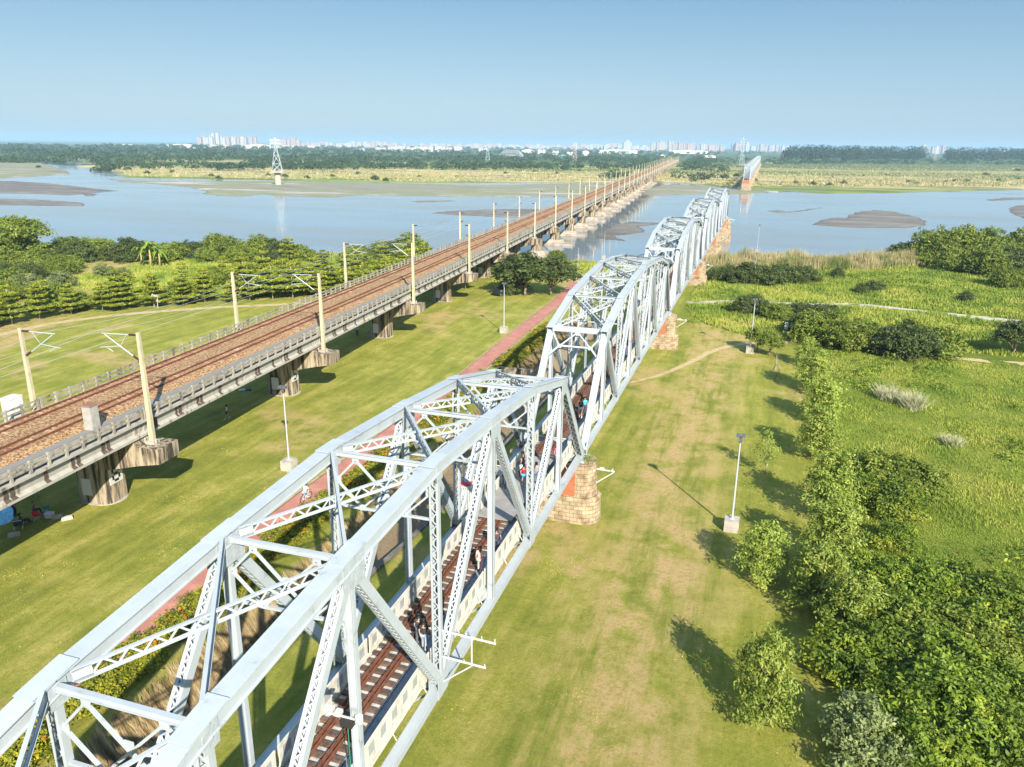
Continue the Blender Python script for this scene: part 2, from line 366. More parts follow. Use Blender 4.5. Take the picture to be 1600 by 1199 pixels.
def sheet(name, pts, z, m, label, cat=None, th=0, kind='structure', wig=0, sub=6):
    P = []
    n = len(pts); rnd = random.Random(len(pts))
    for i in range(n):        # catmull-rom smoothing
        p0, p1, p2, p3 = [Vector(pts[(i+k) % n]).to_2d() for k in (-1,0,1,2)]
        for k in range(sub):
            t = k/sub; q = .5*((2*p1)+(-p0+p2)*t+(2*p0-5*p1+4*p2-p3)*t*t+(-p0+3*p1-3*p2+p3)*t**3)
            P.append((q.x+rnd.uniform(-wig,wig), q.y+rnd.uniform(-wig,wig)))
    bm = bmesh.new(); vs = [bm.verts.new((p[0], p[1], z)) for p in P]
    f = bm.faces.new(vs)
    bm.normal_update()
    if f.normal.z < 0: f.normal_flip()
    if th:
        r = bmesh.ops.extrude_face_region(bm, geom=[f]); 
        for v in [e for e in r['geom'] if isinstance(e, bmesh.types.BMVert)]: v.co.z += th
        bmesh.ops.recalc_face_normals(bm, faces=bm.faces)
    bmesh.ops.triangulate(bm, faces=bm.faces)
    me = bpy.data.meshes.new(name); bm.to_mesh(me); bm.free(); me.materials.append(m)
    return tag(link(name, me), label, cat, kind=kind)
def strip(name, pts, w, z, m, label, kind='structure', bend=4):
    "ribbon of width w along pts, a few mm above the ground"
    P = []
    for i in range(len(pts)-1):
        p0 = Vector(pts[max(i-1,0)]); p1 = Vector(pts[i]); p2 = Vector(pts[i+1]); p3 = Vector(pts[min(i+2,len(pts)-1)])
        for k in range(bend):
            t = k/bend; P.append(.5*((2*p1)+(-p0+p2)*t+(2*p0-5*p1+4*p2-p3)*t*t+(-p0+3*p1-3*p2+p3)*t**3))
    P.append(Vector(pts[-1])); mb = MB(); L = []
    for i, p in enumerate(P):
        d = (P[min(i+1,len(P)-1)]-P[max(i-1,0)]).normalized(); nn = Vector((-d.y, d.x)); ww = w[0]+(w[1]-w[0])*i/(len(P)-1) if hasattr(w,'__len__') else w
        L.append((p+nn*ww/2, p-nn*ww/2))
    for a, b in zip(L[:-1], L[1:]):
        q = [a[0], a[1], b[1], b[0]]
        mb.quad(*[(c.x, c.y, (float(height(c.x, c.y)) if z is None else z)+.02) for c in q])
    o = mb.build(name, m); return tag(o, label, 'path', kind=kind)

# river
wm = bpy.data.materials.new('river_water'); wm.use_nodes = True
n = wm.node_tree.nodes; l = wm.node_tree.links; b = n['Principled BSDF']
b.inputs['Base Color'].default_value = (.2,.27,.33,1); b.inputs['Roughness'].default_value = .12; b.inputs['IOR'].default_value = 1.33
b.inputs['Specular IOR Level'].default_value = .7
ge = n.new('ShaderNodeNewGeometry'); mp = n.new('ShaderNodeMapping'); mp.inputs['Scale'].default_value = (.5,1.4,1)
t = n.new('ShaderNodeTexNoise'); t.inputs['Scale'].default_value = .7; t.inputs['Detail'].default_value = 5
l.new(ge.outputs['Position'], mp.inputs[0]); l.new(mp.outputs[0], t.inputs['Vector'])
t4 = n.new('ShaderNodeTexNoise'); t4.inputs['Scale'].default_value = .012; t4.inputs['Detail'].default_value = 6; t4.inputs['Distortion'].default_value = 1.2
mp4 = n.new('ShaderNodeMapping'); mp4.inputs['Scale'].default_value = (.6,2.2,1); l.new(ge.outputs['Position'], mp4.inputs[0]); l.new(mp4.outputs[0], t4.inputs['Vector'])
rr4 = n.new('ShaderNodeValToRGB'); rr4.color_ramp.elements[0].position = .42; rr4.color_ramp.elements[0].color = (.2,.26,.31,1); rr4.color_ramp.elements[1].position = .62; rr4.color_ramp.elements[1].color = (.2,.21,.2,1)
l.new(t4.outputs['Fac'], rr4.inputs[0]); l.new(rr4.outputs[0], b.inputs['Base Color'])
t3 = n.new('ShaderNodeTexNoise'); t3.inputs['Scale'].default_value = .02; t3.inputs['Detail'].default_value = 3; l.new(mp.outputs[0], t3.inputs['Vector'])
mr = n.new('ShaderNodeMapRange'); mr.inputs[1].default_value = .4; mr.inputs[2].default_value = .65; mr.inputs[3].default_value = .05; mr.inputs[4].default_value = .14
l.new(t3.outputs['Fac'], mr.inputs[0]); l.new(mr.outputs[0], b.inputs['Roughness'])
bp_ = n.new('ShaderNodeBump'); bp_.inputs['Strength'].default_value = .05; bp_.inputs['Distance'].default_value = .1
l.new(t.outputs['Fac'], bp_.inputs['Height']); l.new(bp_.outputs[0], b.inputs['Normal'])
mb = MB(); mb.quad((-6000,90,WZ),(3500,90,WZ),(3500,3400,WZ),(-6000,3400,WZ))
tag(mb.build('river', wm), 'wide calm blue river crossing the view', 'water', kind='structure')

def shoremat(name, wet, els, vs):
    g = G(name, .75); return g.out(g.mix(g.step(g.math('ADD', g.z, g.math('MULTIPLY', g.noise(.2, 5), .25)), -9.42, -9.2), wet, g.ramp(g.noise(vs, 9, (.4,1.3,1), .7), els)), g.noise(1.5, 6), .4, .2)
MUD = shoremat('wet_mud', (.1,.09,.08), [(.35,(.12,.108,.1)),(.5,(.175,.16,.145)),(.65,(.25,.23,.205))], .07)
SAND = shoremat('grey_sand_flat', (.13,.12,.1), [(.36,(.16,.145,.12)),(.46,(.27,.25,.21)),(.54,(.2,.22,.1)),(.6,(.34,.32,.27)),(.7,(.5,.47,.42))], .02)
def P2(L, z=-9.3): return [tuple(at(u, v, z).to_2d()) for u, v in L]
bank(P2([(1268,351),(1285,343),(1310,339),(1322,341),(1326,336),(1345,330),(1370,328),(1400,331),(1436,340),(1448,346),(1445,352),(1415,356),(1330,355)]), MUD, 'dark grey sand bank in the river right of the old bridge', 'sand_bank', .4, 5. )
bank(P2([(1201,329),(1215,327.5),(1228,330),(1250,329),(1262,326.5),(1283,324.5),(1260,329),(1235,332),(1212,332)]), MUD, 'thin curved sliver of sand barely above the river', 'sand_bank', .4, 5. )
bank(P2([(672,333),(700,329.5),(760,327),(830,326),(880,328),(900,335),(850,340),(780,339),(720,336)]), MUD, 'low dark sand spit running under the concrete viaduct', 'sand_bank', .4, 5. )
bank(P2([(-40,284),(20,283),(70,286),(110,290),(150,295),(186,298),(150,301),(110,305),(60,303),(-40,301)]), MUD, 'long dark sand bank at the left edge of the river', 'sand_bank', .4, 5. )
bank(P2([(-40,309),(60,312),(125,316),(132,319),(128,321.5),(60,321),(-40,320)]), MUD, 'flat blunt ended sand bank nearest the left bank', 'sand_bank', .4, 5. )
bank(P2([(130,303.5),(140,302),(152,303),(146,306),(134,306.5)]), MUD, 'tiny sand islet beside the long left bank', 'sand_bank', .4, 5. )
bank(P2([(1576,325),(1590,321),(1640,318),(1640,345),(1600,341),(1580,333)]), MUD, 'dark sand bank cut off by the right edge', 'sand_bank', .4, 5. )
bank(P2([(1540,312),(1570,309),(1640,308.5),(1640,311.5),(1580,312),(1550,314)]), MUD, 'narrow strip of sand far right near the bank', 'sand_bank', .4, 5. )
bank(P2([(930,372),(955,352),(985,346),(1040,348),(1000,354),(1010,362),(960,368),(975,376)]), MUD, 'shallow mud bank between the two bridges', 'sand_bank', .4, 5. )
bank(P2([(640,314),(700,313),(712,313.8),(690,315),(650,316)]), MUD, 'hair thin sand ripple in mid river', 'sand_bank', .4, 5. )
bank(P2([(165,279),(230,283),(300,283),(420,283),(560,285),(700,288),(800,289),(900,286),(985,286),(1015,290),(1005,297),(940,303),(900,307),(800,308),(700,307),(640,306),(560,305),(520,308),(440,306),(410,303),(380,307),(345,306),(318,303),(320,298),(295,293),(250,288),(190,284)]), SAND, 'pale grey mud flat along the far bank left of the viaduct', 'mud_flat', .6, 9., 260, 120)
bank(P2([(1000,296),(1050,288),(1110,291),(1150,296),(1215,297),(1215,300),(1160,303),(1100,303),(1050,305),(1005,305)]), SAND, 'low green and grey flat between the two far bridges', 'mud_flat', .6, 9., 260, 120)
bank(P2([(-60,246),(30,247),(75,258),(105,268),(110,272),(70,275),(20,278),(-60,280)]), SAND, 'grassy mud island at the far left', 'mud_flat', .6, 9., 260, 120)
bank(P2([(1205,296),(1300,297),(1340,298.5),(1290,300),(1210,300)]), MUD, 'narrow mud shelf beyond the far old bridge pier', 'mud_flat', .6, 9., 260, 120)

EDGE = mat('path_edge_strip', (.3,.25,.15), .95, var=[(.35,(.2,.19,.07)),(.6,(.42,.33,.2))], vs=1.4, detail=8)
for s_, lb in ((-1,'worn earth edge along the left side of the red path'),(1,'worn earth edge along the right side of the red path')): strip('path', [(-21.5+s_*1.45,-80),(-21.7+s_*1.45,-40),(-21.8+s_*1.45,-15),(-22+s_*1.45,0),(-21.9+s_*1.45,20),(-22+s_*1.45,34),(-22.6+s_*1.45,52),(-23.2+s_*1.45,70),(-23.6+s_*1.45,92),(-24.5+s_*1.45,108)], .35, GZ, EDGE, lb)
RED = mat('red_path', (.33,.13,.1), .9, var=[(.3,(.32,.14,.105)),(.55,(.42,.185,.14)),(.72,(.5,.25,.19))], vs=.6, detail=8, bump=.2)
strip('path', [(-21.5,-80),(-21.7,-40),(-21.8,-15),(-22,0),(-21.9,20),(-22,34),(-22.6,52),(-23.2,70),(-23.6,92),(-24.5,108),(-26,120)], (2.7,2.7), GZ, RED, 'brick red cycle path beside the old bridge')
DIRT = mat('bare_dirt', (.42,.34,.24), .95, var=[(.36,(.28,.25,.08)),(.5,(.48,.37,.21)),(.66,(.38,.33,.13))], vs=.8, detail=8)
GRAV = mat('pale_gravel', (.45,.42,.35), .95, var=[(.38,(.16,.2,.06)),(.5,(.4,.37,.3)),(.75,(.55,.51,.44))], vs=.35, detail=8)
strip('path', [(.2,42),(3.2,46.2),(5.7,51.8),(8,58),(9.6,62.9),(13,68.5),(18.4,73),(28.5,74.3),(41.6,72.2),(56,72.6),(95,75)], (.6,1.9), None, DIRT, 'narrow trodden dirt track curving to the right')
strip('path', [(-104.5,18),(-104,32),(-103,42),(-98.5,51),(-92.8,57.3),(-85,64.5),(-77.2,69.8),(-68,77),(-58,87)], 2.1, None, DIRT, 'pale curving path at the edge of the left lawn')
strip('path', [(2,103),(12,106),(24,107),(37,110),(52,107),(66,104),(95,100)], 2.6, None, GRAV, 'pale gravel farm track through the rough field')
strip('path', [(-55,136),(-42,135),(-30,131),(-20,126)], 3, None, GRAV, 'light gravel road past the round trees by the viaduct')

# ------------------------------------------------------------------ old truss bridge
PN = 7.7; HW = 2.566; ZT = [0, 8.8746, 10.5176, 11.1942, 11.6182]; SPAN = 8*PN; PITCH_S = SPAN+1.2
zt = lambda k: ZT[min(k, 8-k)]
def lace(mb, a, b, side, half, off, pitch, bw=.07, th=.02):
    "zig-zag lacing bars between two edges of a member from a to b"
    a = Vector(a); b = Vector(b); L = (b-a).length; n = max(2, int(round(L/pitch))); side = Vector(side).normalized(); off = Vector(off)
    for i in range(n):
        s0 = 1 if i % 2 else -1
        p = a+(b-a)*(i/n)+side*half*s0+off; q = a+(b-a)*((i+1)/n)-side*half*s0+off
        mb.beam(p, q, bw, th, side=(q-p).cross(off if off.length > 1e-4 else side.cross(q-p)))
def twin(a, b, gap, depth, pitch, th=.05, lacing=True, caps=.35):
    "member of two side plates (normal x) laced on both edges"
    mb = MB(); a = Vector(a); b = Vector(b); d = (b-a).normalized(); x = Vector((1,0,0)); u = d.cross(x).normalized()
    for s in (-1, 1):
        mb.beam(a+x*s*gap/2, b+x*s*gap/2, th, depth, side=x)
        for t in (-1, 1):
            mb.beam(a+x*s*(gap/2-.06)+u*t*(depth/2-.02), b+x*s*(gap/2-.06)+u*t*(depth/2-.02), .12, .035, side=x)
    if lacing:
        for t in (-1, 1): lace(mb, a+d*.5, b-d*.5, x, gap/2-.09, u*t*(depth/2+.012), pitch, .065)
    for e, s in ((a, 1), (b, -1)):
        for t in (-1, 1): mb.beam(e+u*t*(depth/2+.01)+d*s*.25, e+u*t*(depth/2+.01)+d*s*(.25+caps), gap, .02, side=x)
    return mb
def lattice_flat(a, b, wid, dep, pitch):
    "two-flange girder with one plane of zig-zag bars, standing upright"
    mb = MB(); a = Vector(a); b = Vector(b); d = (b-a).normalized(); sd = Vector((0,0,1)).cross(d).normalized(); u = d.cross(sd)
    for t in (-1, 1):
        mb.beam(a+u*t*wid/2, b+u*t*wid/2, .13, .025, side=sd); mb.beam(a+u*t*(wid/2-.05), b+u*t*(wid/2-.05), .03, .09, side=sd)
    lace(mb, a+d*.5, b-d*.5, u, wid/2-.04, sd*.02, pitch, .07, .02)
    for e, s in ((a, 1), (b, -1)): mb.beam(e+d*s*.02, e+d*s*.55, .03, wid, side=sd)
    return mb
def rivets(mb, c, du, dv, nu, nv, nrm, r=.018):
    c = Vector(c); du = Vector(du); dv = Vector(dv); nrm = Vector(nrm)
    for i in range(nu):
        for j in range(nv):
            p = c+du*(i-(nu-1)/2)+dv*(j-(nv-1)/2); a = du.normalized()*r; b_ = dv.normalized()*r
            k = len(mb.v); mb.v += [tuple(p+a+b_), tuple(p-a+b_), tuple(p-a-b_), tuple(p+a-b_), tuple(p+nrm*r)]
            for q in ((0,1,4),(1,2,4),(2,3,4),(3,0,4)): mb.f.append(tuple(k+w for w in q)); mb.mi.append(mb._m(None))

def make_span():
    t = thing('truss_bridge_span', 'nearest pale blue steel truss span filling the foreground', 'bridge', (0,-SPAN,0), 0, 'steel truss spans of the old bridge')
    N = lambda s, k, top, dz=0: Vector((s*HW, PN*k, (zt(k) if top else 0)+dz))
    for s in (-1, 1):
        x = Vector((1,0,0))
        # top chord: boxed with overhanging cover plate
        mb = MB()
        for k in range(1, 7):
            a, b_ = N(s,k,1), N(s,k+1,1); d = (b_-a).normalized(); u = x.cross(d)
            if u.z < 0: u = -u
            mb.beam(a-d*.02, b_+d*.02, .48, .5, side=x); mb.beam(a+u*.275-d*.03, b_+u*.275+d*.03, .68, .045, side=x)
            for e in (-1,1): mb.beam(a-u*.23+x*e*.27, b_-u*.23+x*e*.27, .1, .04, side=x)
            mid = (a+b_)/2
            for e in (-1, 1): rivets(mb, mid+x*e*.29+u*.298, d*.16, x*.02, 46, 1, u, .016); rivets(mb, mid+x*e*.242+u*.19, d*.2, u*.02, 36, 1, x*e, .016)
        for k in range(1, 8):       # splice plates over the joints
            a = N(s,k,1); d = (N(s,min(k+1,7),1)-N(s,max(k-1,1),1)).normalized(); u = x.cross(d); u = -u if u.z < 0 else u
            mb.beam(a+u*.315-d*.8, a+u*.315+d*.8, .7, .03, side=x)
            if k in (3,4,5,6,7): rivets(mb, a+u*.332, d*.13, x*.11, 12, 6, u, .017)
        mb.build('top_chord', STEEL, t)
        for k in range(1, 8):
            mb = MB()
            if k % 2:
                for e in (-1,1): MB().box(s*HW+e*.262-.012, s*HW+e*.262+.012, PN*k-.75, PN*k+.75, zt(k)-1.0, zt(k)+.16).build('gusset_plate', GUSSET, t)
            else:
                for e in (-1,1): MB().box(s*HW+e*.262-.012, s*HW+e*.262+.012, PN*k-.32, PN*k+.32, zt(k)-.62, zt(k)+.16).build('gusset_plate', GUSSET, t)
        mb = MB()                   # bottom chord, open top plates
        for k in range(8):
            a, b_ = N(s,k,0), N(s,k+1,0)
            for e in (-1,1): mb.beam(a+x*e*.2, b_+x*e*.2, .05, .46, side=x)
            mb.beam(a+Vector((0,0,.2)), b_+Vector((0,0,.2)), .5, .03, side=x)
        for k in range(0, 9, 2):
            for e in (-1,1): mb.box(s*HW+e*.24-.012, s*HW+e*.24+.012, PN*k-.6+(.5 if k==0 else 0), PN*k+.6-(.5 if k==8 else 0), -.3, .75)
        mb.build('bottom_chord', STEEL, t)
        for k0, k1 in ((0,1),(8,7)):   # end posts
            a, b_ = N(s,k0,0), N(s,k1,1); d = (b_-a).normalized(); u = d.cross(x); mb = MB(); out = u if (u.y < 0) == (k0 == 0) else -u
            for e in (-1,1): mb.beam(a+x*e*.22, b_+x*e*.22, .05, .46, side=x)
            mb.beam(a+out*.24, b_+out*.24+d*.2, .6, .04, side=x)
            mid = (a+b_)/2
            for w in (-1,1): lace(mb, a+d*.6, b_-d*.6, x, .17, -out*.24, .42, .1)
            mb.build('end_post', STEEL, t)
        for k0, k1, dep in ((2,1,.42),(2,3,.36),(4,3,.40),(4,5,.40),(6,5,.36),(6,7,.42)):
            twin(N(s,k0,0,.3), N(s,k1,1,-.25), .38, dep*1.08, .2).build('diagonal', STEEL, t)
        for k in (1,3,5,7):
            mb = MB(); a, b_ = N(s,k,0,.2), N(s,k,1,-.3)
            mb.beam(a, b_, .34, .03, side=x)
            for e in (-1,1): mb.beam(a+x*e*.17, b_+x*e*.17, .03, .24, side=x)
            mb.build('hanger', STEEL, t)
        for k in (2,4,6):
            mb = MB(); a, b_ = N(s,k,0,.2), N(s,k,1,-.2); y = Vector((0,1,0))
            for e in (-1,1):
                mb.beam(a+x*e*.2, b_+x*e*.2, .045, .26, side=x)
                for w in (-1,1): mb.beam(a+x*e*.16+y*w*.13, b_+x*e*.16+y*w*.13, .09, .025, side=x)
            for w in (-1,1): lace(mb, a+Vector((0,0,.5)), b_-Vector((0,0,.5)), x, .15, y*w*.145, .3, .055)
            mb.build('post', STEEL, t)
    # cross frames
    for k in range(1, 8):
        mb = MB(); z = zt(k); y0 = PN*k; Q = lambda xx, dz, dy=0: Vector((xx, y0+dy, z+dz))
        if k in (1, 7):
            sgn = 1 if k == 1 else -1; d = (Vector((0,PN*(0 if k==1 else 8),0))-Vector((0,y0,z))).normalized()
            S = lambda xx, q: Vector((xx, y0, z))+d*q
            yy = Vector((0,1,0))
            for q in (-.12, .3): mb.beam(S(-HW,q), S(HW,q), .14, .14, side=yy)
            mb.beam(S(-HW,.09), S(HW,.09), .3, .03, side=d)
            for s in (-1,1):
                mb.beam(S(s*HW*.97,3.1), S(s*HW*.58,1.9), .16, .13, side=d); mb.beam(S(s*HW*.58,1.9), S(s*HW*.34,1.9), .16, .13, side=d)
                mb.beam(S(s*HW*.58,1.9), S(s*HW*.97,.35), .12, .1, side=d); mb.beam(S(s*HW*.56,1.9), S(0,.35), .12, .1, side=d)
            mb.beam(S(-HW*.5,1.9), S(HW*.5,1.9), .17, .14, side=d)
            for cx in (-HW*.57, HW*.57, 0): mb.beam(S(cx-.2, 1.9 if cx else .45), S(cx+.2, 1.9 if cx else .45), .38, .02, side=d)
            mb.build('portal_frame', STEEL, t); continue
        mb.beam(Q(-HW+.2,.1), Q(HW-.2,.1), .17, .035, side=(0,1,0)); mb.beam(Q(-HW+.2,.0), Q(HW-.2,.0), .03, .18, side=(0,1,0))
        mb.beam(Q(-HW+.2,-.1), Q(HW-.2,-.1), .15, .03, side=(0,1,0))
        A_ = HW*.52
        for s in (-1,1):
            mb.beam(Q(s*A_,-.25), Q(s*(HW-.2),-1.35), .1, .09, side=(0,1,0)); mb.beam(Q(s*A_,-.25), Q(-s*A_*.8,-2.6), .1, .09, side=(0,1,0))
            mb.beam(Q(s*(HW-.2),-1.35), Q(s*A_*.8,-2.6), .1, .09, side=(0,1,0))
            for cx, cz in ((s*A_,-.28),(s*(HW-.26),-1.35),(s*A_*.8,-2.58)): mb.beam(Q(cx-.17,cz), Q(cx+.17,cz), .02, .3, side=(0,1,0))
        mb.beam(Q(-HW+.2,-2.62), Q(HW-.2,-2.62), .13, .1, side=(0,1,0)); mb.beam(Q(-.16,-1.33), Q(.16,-1.33), .02, .3, side=(0,1,0))
        mb.build('cross_frame', STEEL, t)
    for k in range(1, 7):
        for s in (-1, 1):
            a = N(-s,k,1,.05+(.0 if s > 0 else -.0)); b_ = N(s,k+1,1,.05)
            a = a+(b_-a).normalized()*.55; b_ = b_-(b_-a).normalized()*.55
            lattice_flat(a-Vector((0,0,.08*s)), b_-Vector((0,0,.08*s)), .46, .2, .36).build('lateral_brace', STEEL, t)
    # floor
    for k in range(9):
        mb = MB(); y = PN*k+(.25 if k == 0 else -.25 if k == 8 else 0)
        mb.box(-HW+.25, HW-.25, y-.02, y+.02, -.2, .72); mb.box(-HW+.25, HW-.25, y-.15, y+.15, .722, .75); mb.box(-HW+.25, HW-.25, y-.15, y+.15, -.23, -.202)
        for s in (-1,1): mb.prism([(s*2.35,.72),(s*2.35,0),(s*1.9,0)] if s>0 else [(-2.35,.72),(-1.9,0),(-2.35,0)], (0,y-.08,0), (0,.04,0), (1,0,0), (0,0,1))
        mb.build('floor_beam', STEEL, t)
    mb = MB()
    for xx in (-.8,.8): mb.box(xx-.015, xx+.015, .3, SPAN-.3, -.05, .68); mb.box(xx-.12, xx+.12, .3, SPAN-.3, .683, .705)
    mb.build('stringer', STEEL, t)
    mb = MB()
    for k in range(8):
        for s in (-1,1): mb.beam((-s*HW,PN*k,-.1-.02*s), (s*HW,PN*(k+1),-.1-.02*s), .14, .02, side=(1,0,0))
    mb.build('bottom_brace', STEEL, t)
    MB().box(-1.1, 1.1, .2, SPAN-.2, .76, .80).build('deck_grating', SLAB, t)
    sl = MB().box(-1.06, 1.06, -.12, .12, .803, .95).mesh('sleeper', TIMBER)
    ns = 100; rr = random.Random(4)
    for i in range(ns):
        o = link('sleeper', sl, t, (rr.uniform(-.04,.04), .4+(SPAN-.8)*i/(ns-1), 0)); o.rotation_euler[2] = rr.uniform(-.012,.012)
    for xx in (-.565, -.335, .335, .565):
        mb = MB(); mb.box(xx-.055, xx+.055, .1, SPAN-.1, .952, .968); mb.box(xx-.012, xx+.012, .1, SPAN-.1, .968, 1.055); mb.box(xx-.034, xx+.034, .1, SPAN-.1, 1.055, 1.09)
        mb.build('rail', RUST, t)
    mb = MB(); mb.box(1.14, 2.08, .1, SPAN-.1, .84, .88); mb.box(1.1, 1.14, .1, SPAN-.1, .8, .95); mb.box(1.6, 1.64, .1, SPAN-.1, .88, .9)
    mb.build('walkway', WALK, t)
    for xx in (-1.2, 2.1): MB().box(xx-.02, xx+.02, .1, SPAN-.1, .45, .98).build('fascia', CREAM, t)
    for s, xx in ((-1,-1.18),(1,2.14)):
        for k in range(8):
            mb = MB(); y0 = PN*k+.12; n7 = 7; w = (PN-.24)/n7
            mb.box(xx-.035, xx+.035, y0, y0+PN-.24, 1.85, 1.98); mb.box(xx-.035, xx+.035, y0, y0+PN-.24, .985, 1.12)
            for i in range(n7):
                a = y0+i*w
                mb.box(xx-.032, xx+.032, a+.015, a+.25, 1.12, 1.85)
                mb.box(xx-.032, xx+.032, a+w-.25, a+w-.015, 1.12, 1.85)
                mb.box(xx-.032, xx+.032, a+.25, a+w-.25, 1.12, 1.2); mb.box(xx-.032, xx+.032, a+.25, a+w-.25, 1.77, 1.85)
            p = mb.build('railing_panel', CREAM, t)
            MB().box(xx-.006, xx+.006, y0+.1, y0+PN-.34, 1.15, 1.8).build('infill', MESHP, p)
            if s > 0:
                mb = MB()
                for i in range(0, n7, 3): a = y0+i*w+.05; mb.beam((xx+.03, a, 1.0), (xx+.3, a, .5), .035, .035)
                mb.build('railing_stay', CREAM, t)
    return t
span0 = make_span()
LAB = ['nearest', 'second pale steel truss span, behind the first stone pier', 'third pale steel truss span, ending where the grass turns to reeds', 'fourth pale steel truss span, over the reeds at the river edge', 'fifth pale steel truss span, the last one before the gap over the river']
for k in range(1, 5): dup(span0, (0, 1.2+(k-1)*PITCH_S, 0), label=LAB[k])

def far_span():
    mb = MB(); x = Vector((1,0,0))
    for s in (-1,1):
        N = lambda k, top, dz=0: Vector((s*HW, PN*k, (zt(k) if top else 0)+dz))
        for k in range(1,7): mb.beam(N(k,1), N(k+1,1), .66, .54, side=x)
        mb.beam(N(0,0), N(8,0), .5, .5, side=x)
        for a, b_ in ((N(0,0),N(1,1)),(N(8,0),N(7,1)),(N(2,0),N(1,1)),(N(2,0),N(3,1)),(N(4,0),N(3,1)),(N(4,0),N(5,1)),(N(6,0),N(5,1)),(N(6,0),N(7,1))): mb.beam(a, b_, .5, .4, side=x)
        for k in range(1,8): mb.beam(N(k,0), N(k,1), .36, .26, side=x)
        mb.box(s*2.1-.04, s*2.1+.04, 0, SPAN, .95, 1.95)
    for k in range(1,8): mb.beam((-HW,PN*k,zt(k)), (HW,PN*k,zt(k)), .25, .3); mb.beam((-HW,PN*k,zt(k)-2), (HW,PN*k,zt(k)-2), .2, .2)
    for k in range(1,7):
        for s in (-1,1): mb.beam((-s*HW,PN*k,zt(k)), (s*HW,PN*(k+1),zt(k+1)), .4, .2)
    sup = mb.mesh('truss_frame', STEEL)
    d = MB().box(-2.05, 2.05, 0, SPAN, .7, .95).mesh('deck', WALK)
    return sup, d
fs, fd = far_span()
for k in range(10, 23):
    t = thing('truss_bridge_span', ('nearest' if k == 10 else ORD(k-10))+' pale truss span of the far part of the old bridge beyond the river', 'bridge', (0, 1.2+k*PITCH_S, 0), 0, 'far steel truss spans beyond the river')
    link('truss_frame', fs, t); link('deck', fd, t)

# stone pier with rounded ends
STONE = bpy.data.materials.new('pale_stone_blocks'); STONE.use_nodes = True
n = STONE.node_tree.nodes; l = STONE.node_tree.links; b = n['Principled BSDF']; b.inputs['Roughness'].default_value = .9
uv = n.new('ShaderNodeUVMap'); br = n.new('ShaderNodeTexBrick')
br.inputs['Color1'].default_value = (.45,.35,.22,1); br.inputs['Color2'].default_value = (.31,.25,.175,1); br.inputs['Mortar'].default_value = (.17,.12,.075,1)
br.inputs['Scale'].default_value = 1; br.inputs['Mortar Size'].default_value = .022; br.inputs['Brick Width'].default_value = .66; br.inputs['Row Height'].default_value = .36; br.inputs['Mortar Smooth'].default_value = .3
tn = n.new('ShaderNodeTexNoise'); tn.inputs['Scale'].default_value = 1.1; tn.inputs['Detail'].default_value = 7
gg = n.new('ShaderNodeNewGeometry'); l.new(gg.outputs['Position'], tn.inputs['Vector'])
rp = n.new('ShaderNodeValToRGB'); rp.color_ramp.elements[0].position = .3; rp.color_ramp.elements[0].color = (.42,.36,.28,1); rp.color_ramp.elements[1].position = .55; rp.color_ramp.elements[1].color = (1,1,1,1)
mx = n.new('ShaderNodeMix'); mx.data_type = 'RGBA'; mx.blend_type = 'MULTIPLY'; mx.inputs[0].default_value = 1
l.new(uv.outputs[0], br.inputs['Vector']); l.new(tn.outputs['Fac'], rp.inputs[0]); l.new(br.outputs['Color'], mx.inputs[6]); l.new(rp.outputs[0], mx.inputs[7]); l.new(mx.outputs[2], b.inputs['Base Color'])
bpn = n.new('ShaderNodeBump'); bpn.inputs['Strength'].default_value = .6; bpn.inputs['Distance'].default_value = .03; bpn.invert = True
l.new(br.outputs['Fac'], bpn.inputs['Height']); l.new(bpn.outputs[0], b.inputs['Normal'])
def capsule(hx, hy, n=12):
    P = [(hx-hy+hy*math.cos(-math.pi/2+math.pi*i/n), hy*math.sin(-math.pi/2+math.pi*i/n)) for i in range(n+1)]
    return P+[(-a, -b_) for a, b_ in P]
def ring_wall(levels, m, name, parent):
    "levels: (hx, hy, z) rings; uv = arc length / height"
    rings = [capsule(hx, hy) for hx, hy, z in levels]; n = len(rings[0]); V = []; Fc = []; U = []
    for r_, lv in zip(rings, levels):
        V += [(p[0], p[1], lv[2]) for p in r_]
    arc = [0]
    for i in range(n): p, q = rings[0][i], rings[0][(i+1) % n]; arc.append(arc[-1]+math.dist(p, q))
    for k in range(len(levels)-1):
        for i in range(n):
            j = (i+1) % n; Fc.append((k*n+i, k*n+j, (k+1)*n+j, (k+1)*n+i))
            U += [(arc[i], levels[k][2]), (arc[i+1], levels[k][2]), (arc[i+1], levels[k+1][2]), (arc[i], levels[k+1][2])]
    Fc.append(tuple((len(levels)-1)*n+i for i in range(n))); U += [(V[(len(levels)-1)*n+i][0], V[(len(levels)-1)*n+i][1]) for i in range(n)]
    me = bpy.data.meshes.new(name); me.from_pydata(V, [], Fc); me.materials.append(m)
    ul = me.uv_layers.new(name='UVMap')
    for i, c in enumerate(U): ul.data[i].uv = c
    return link(name, me, parent)
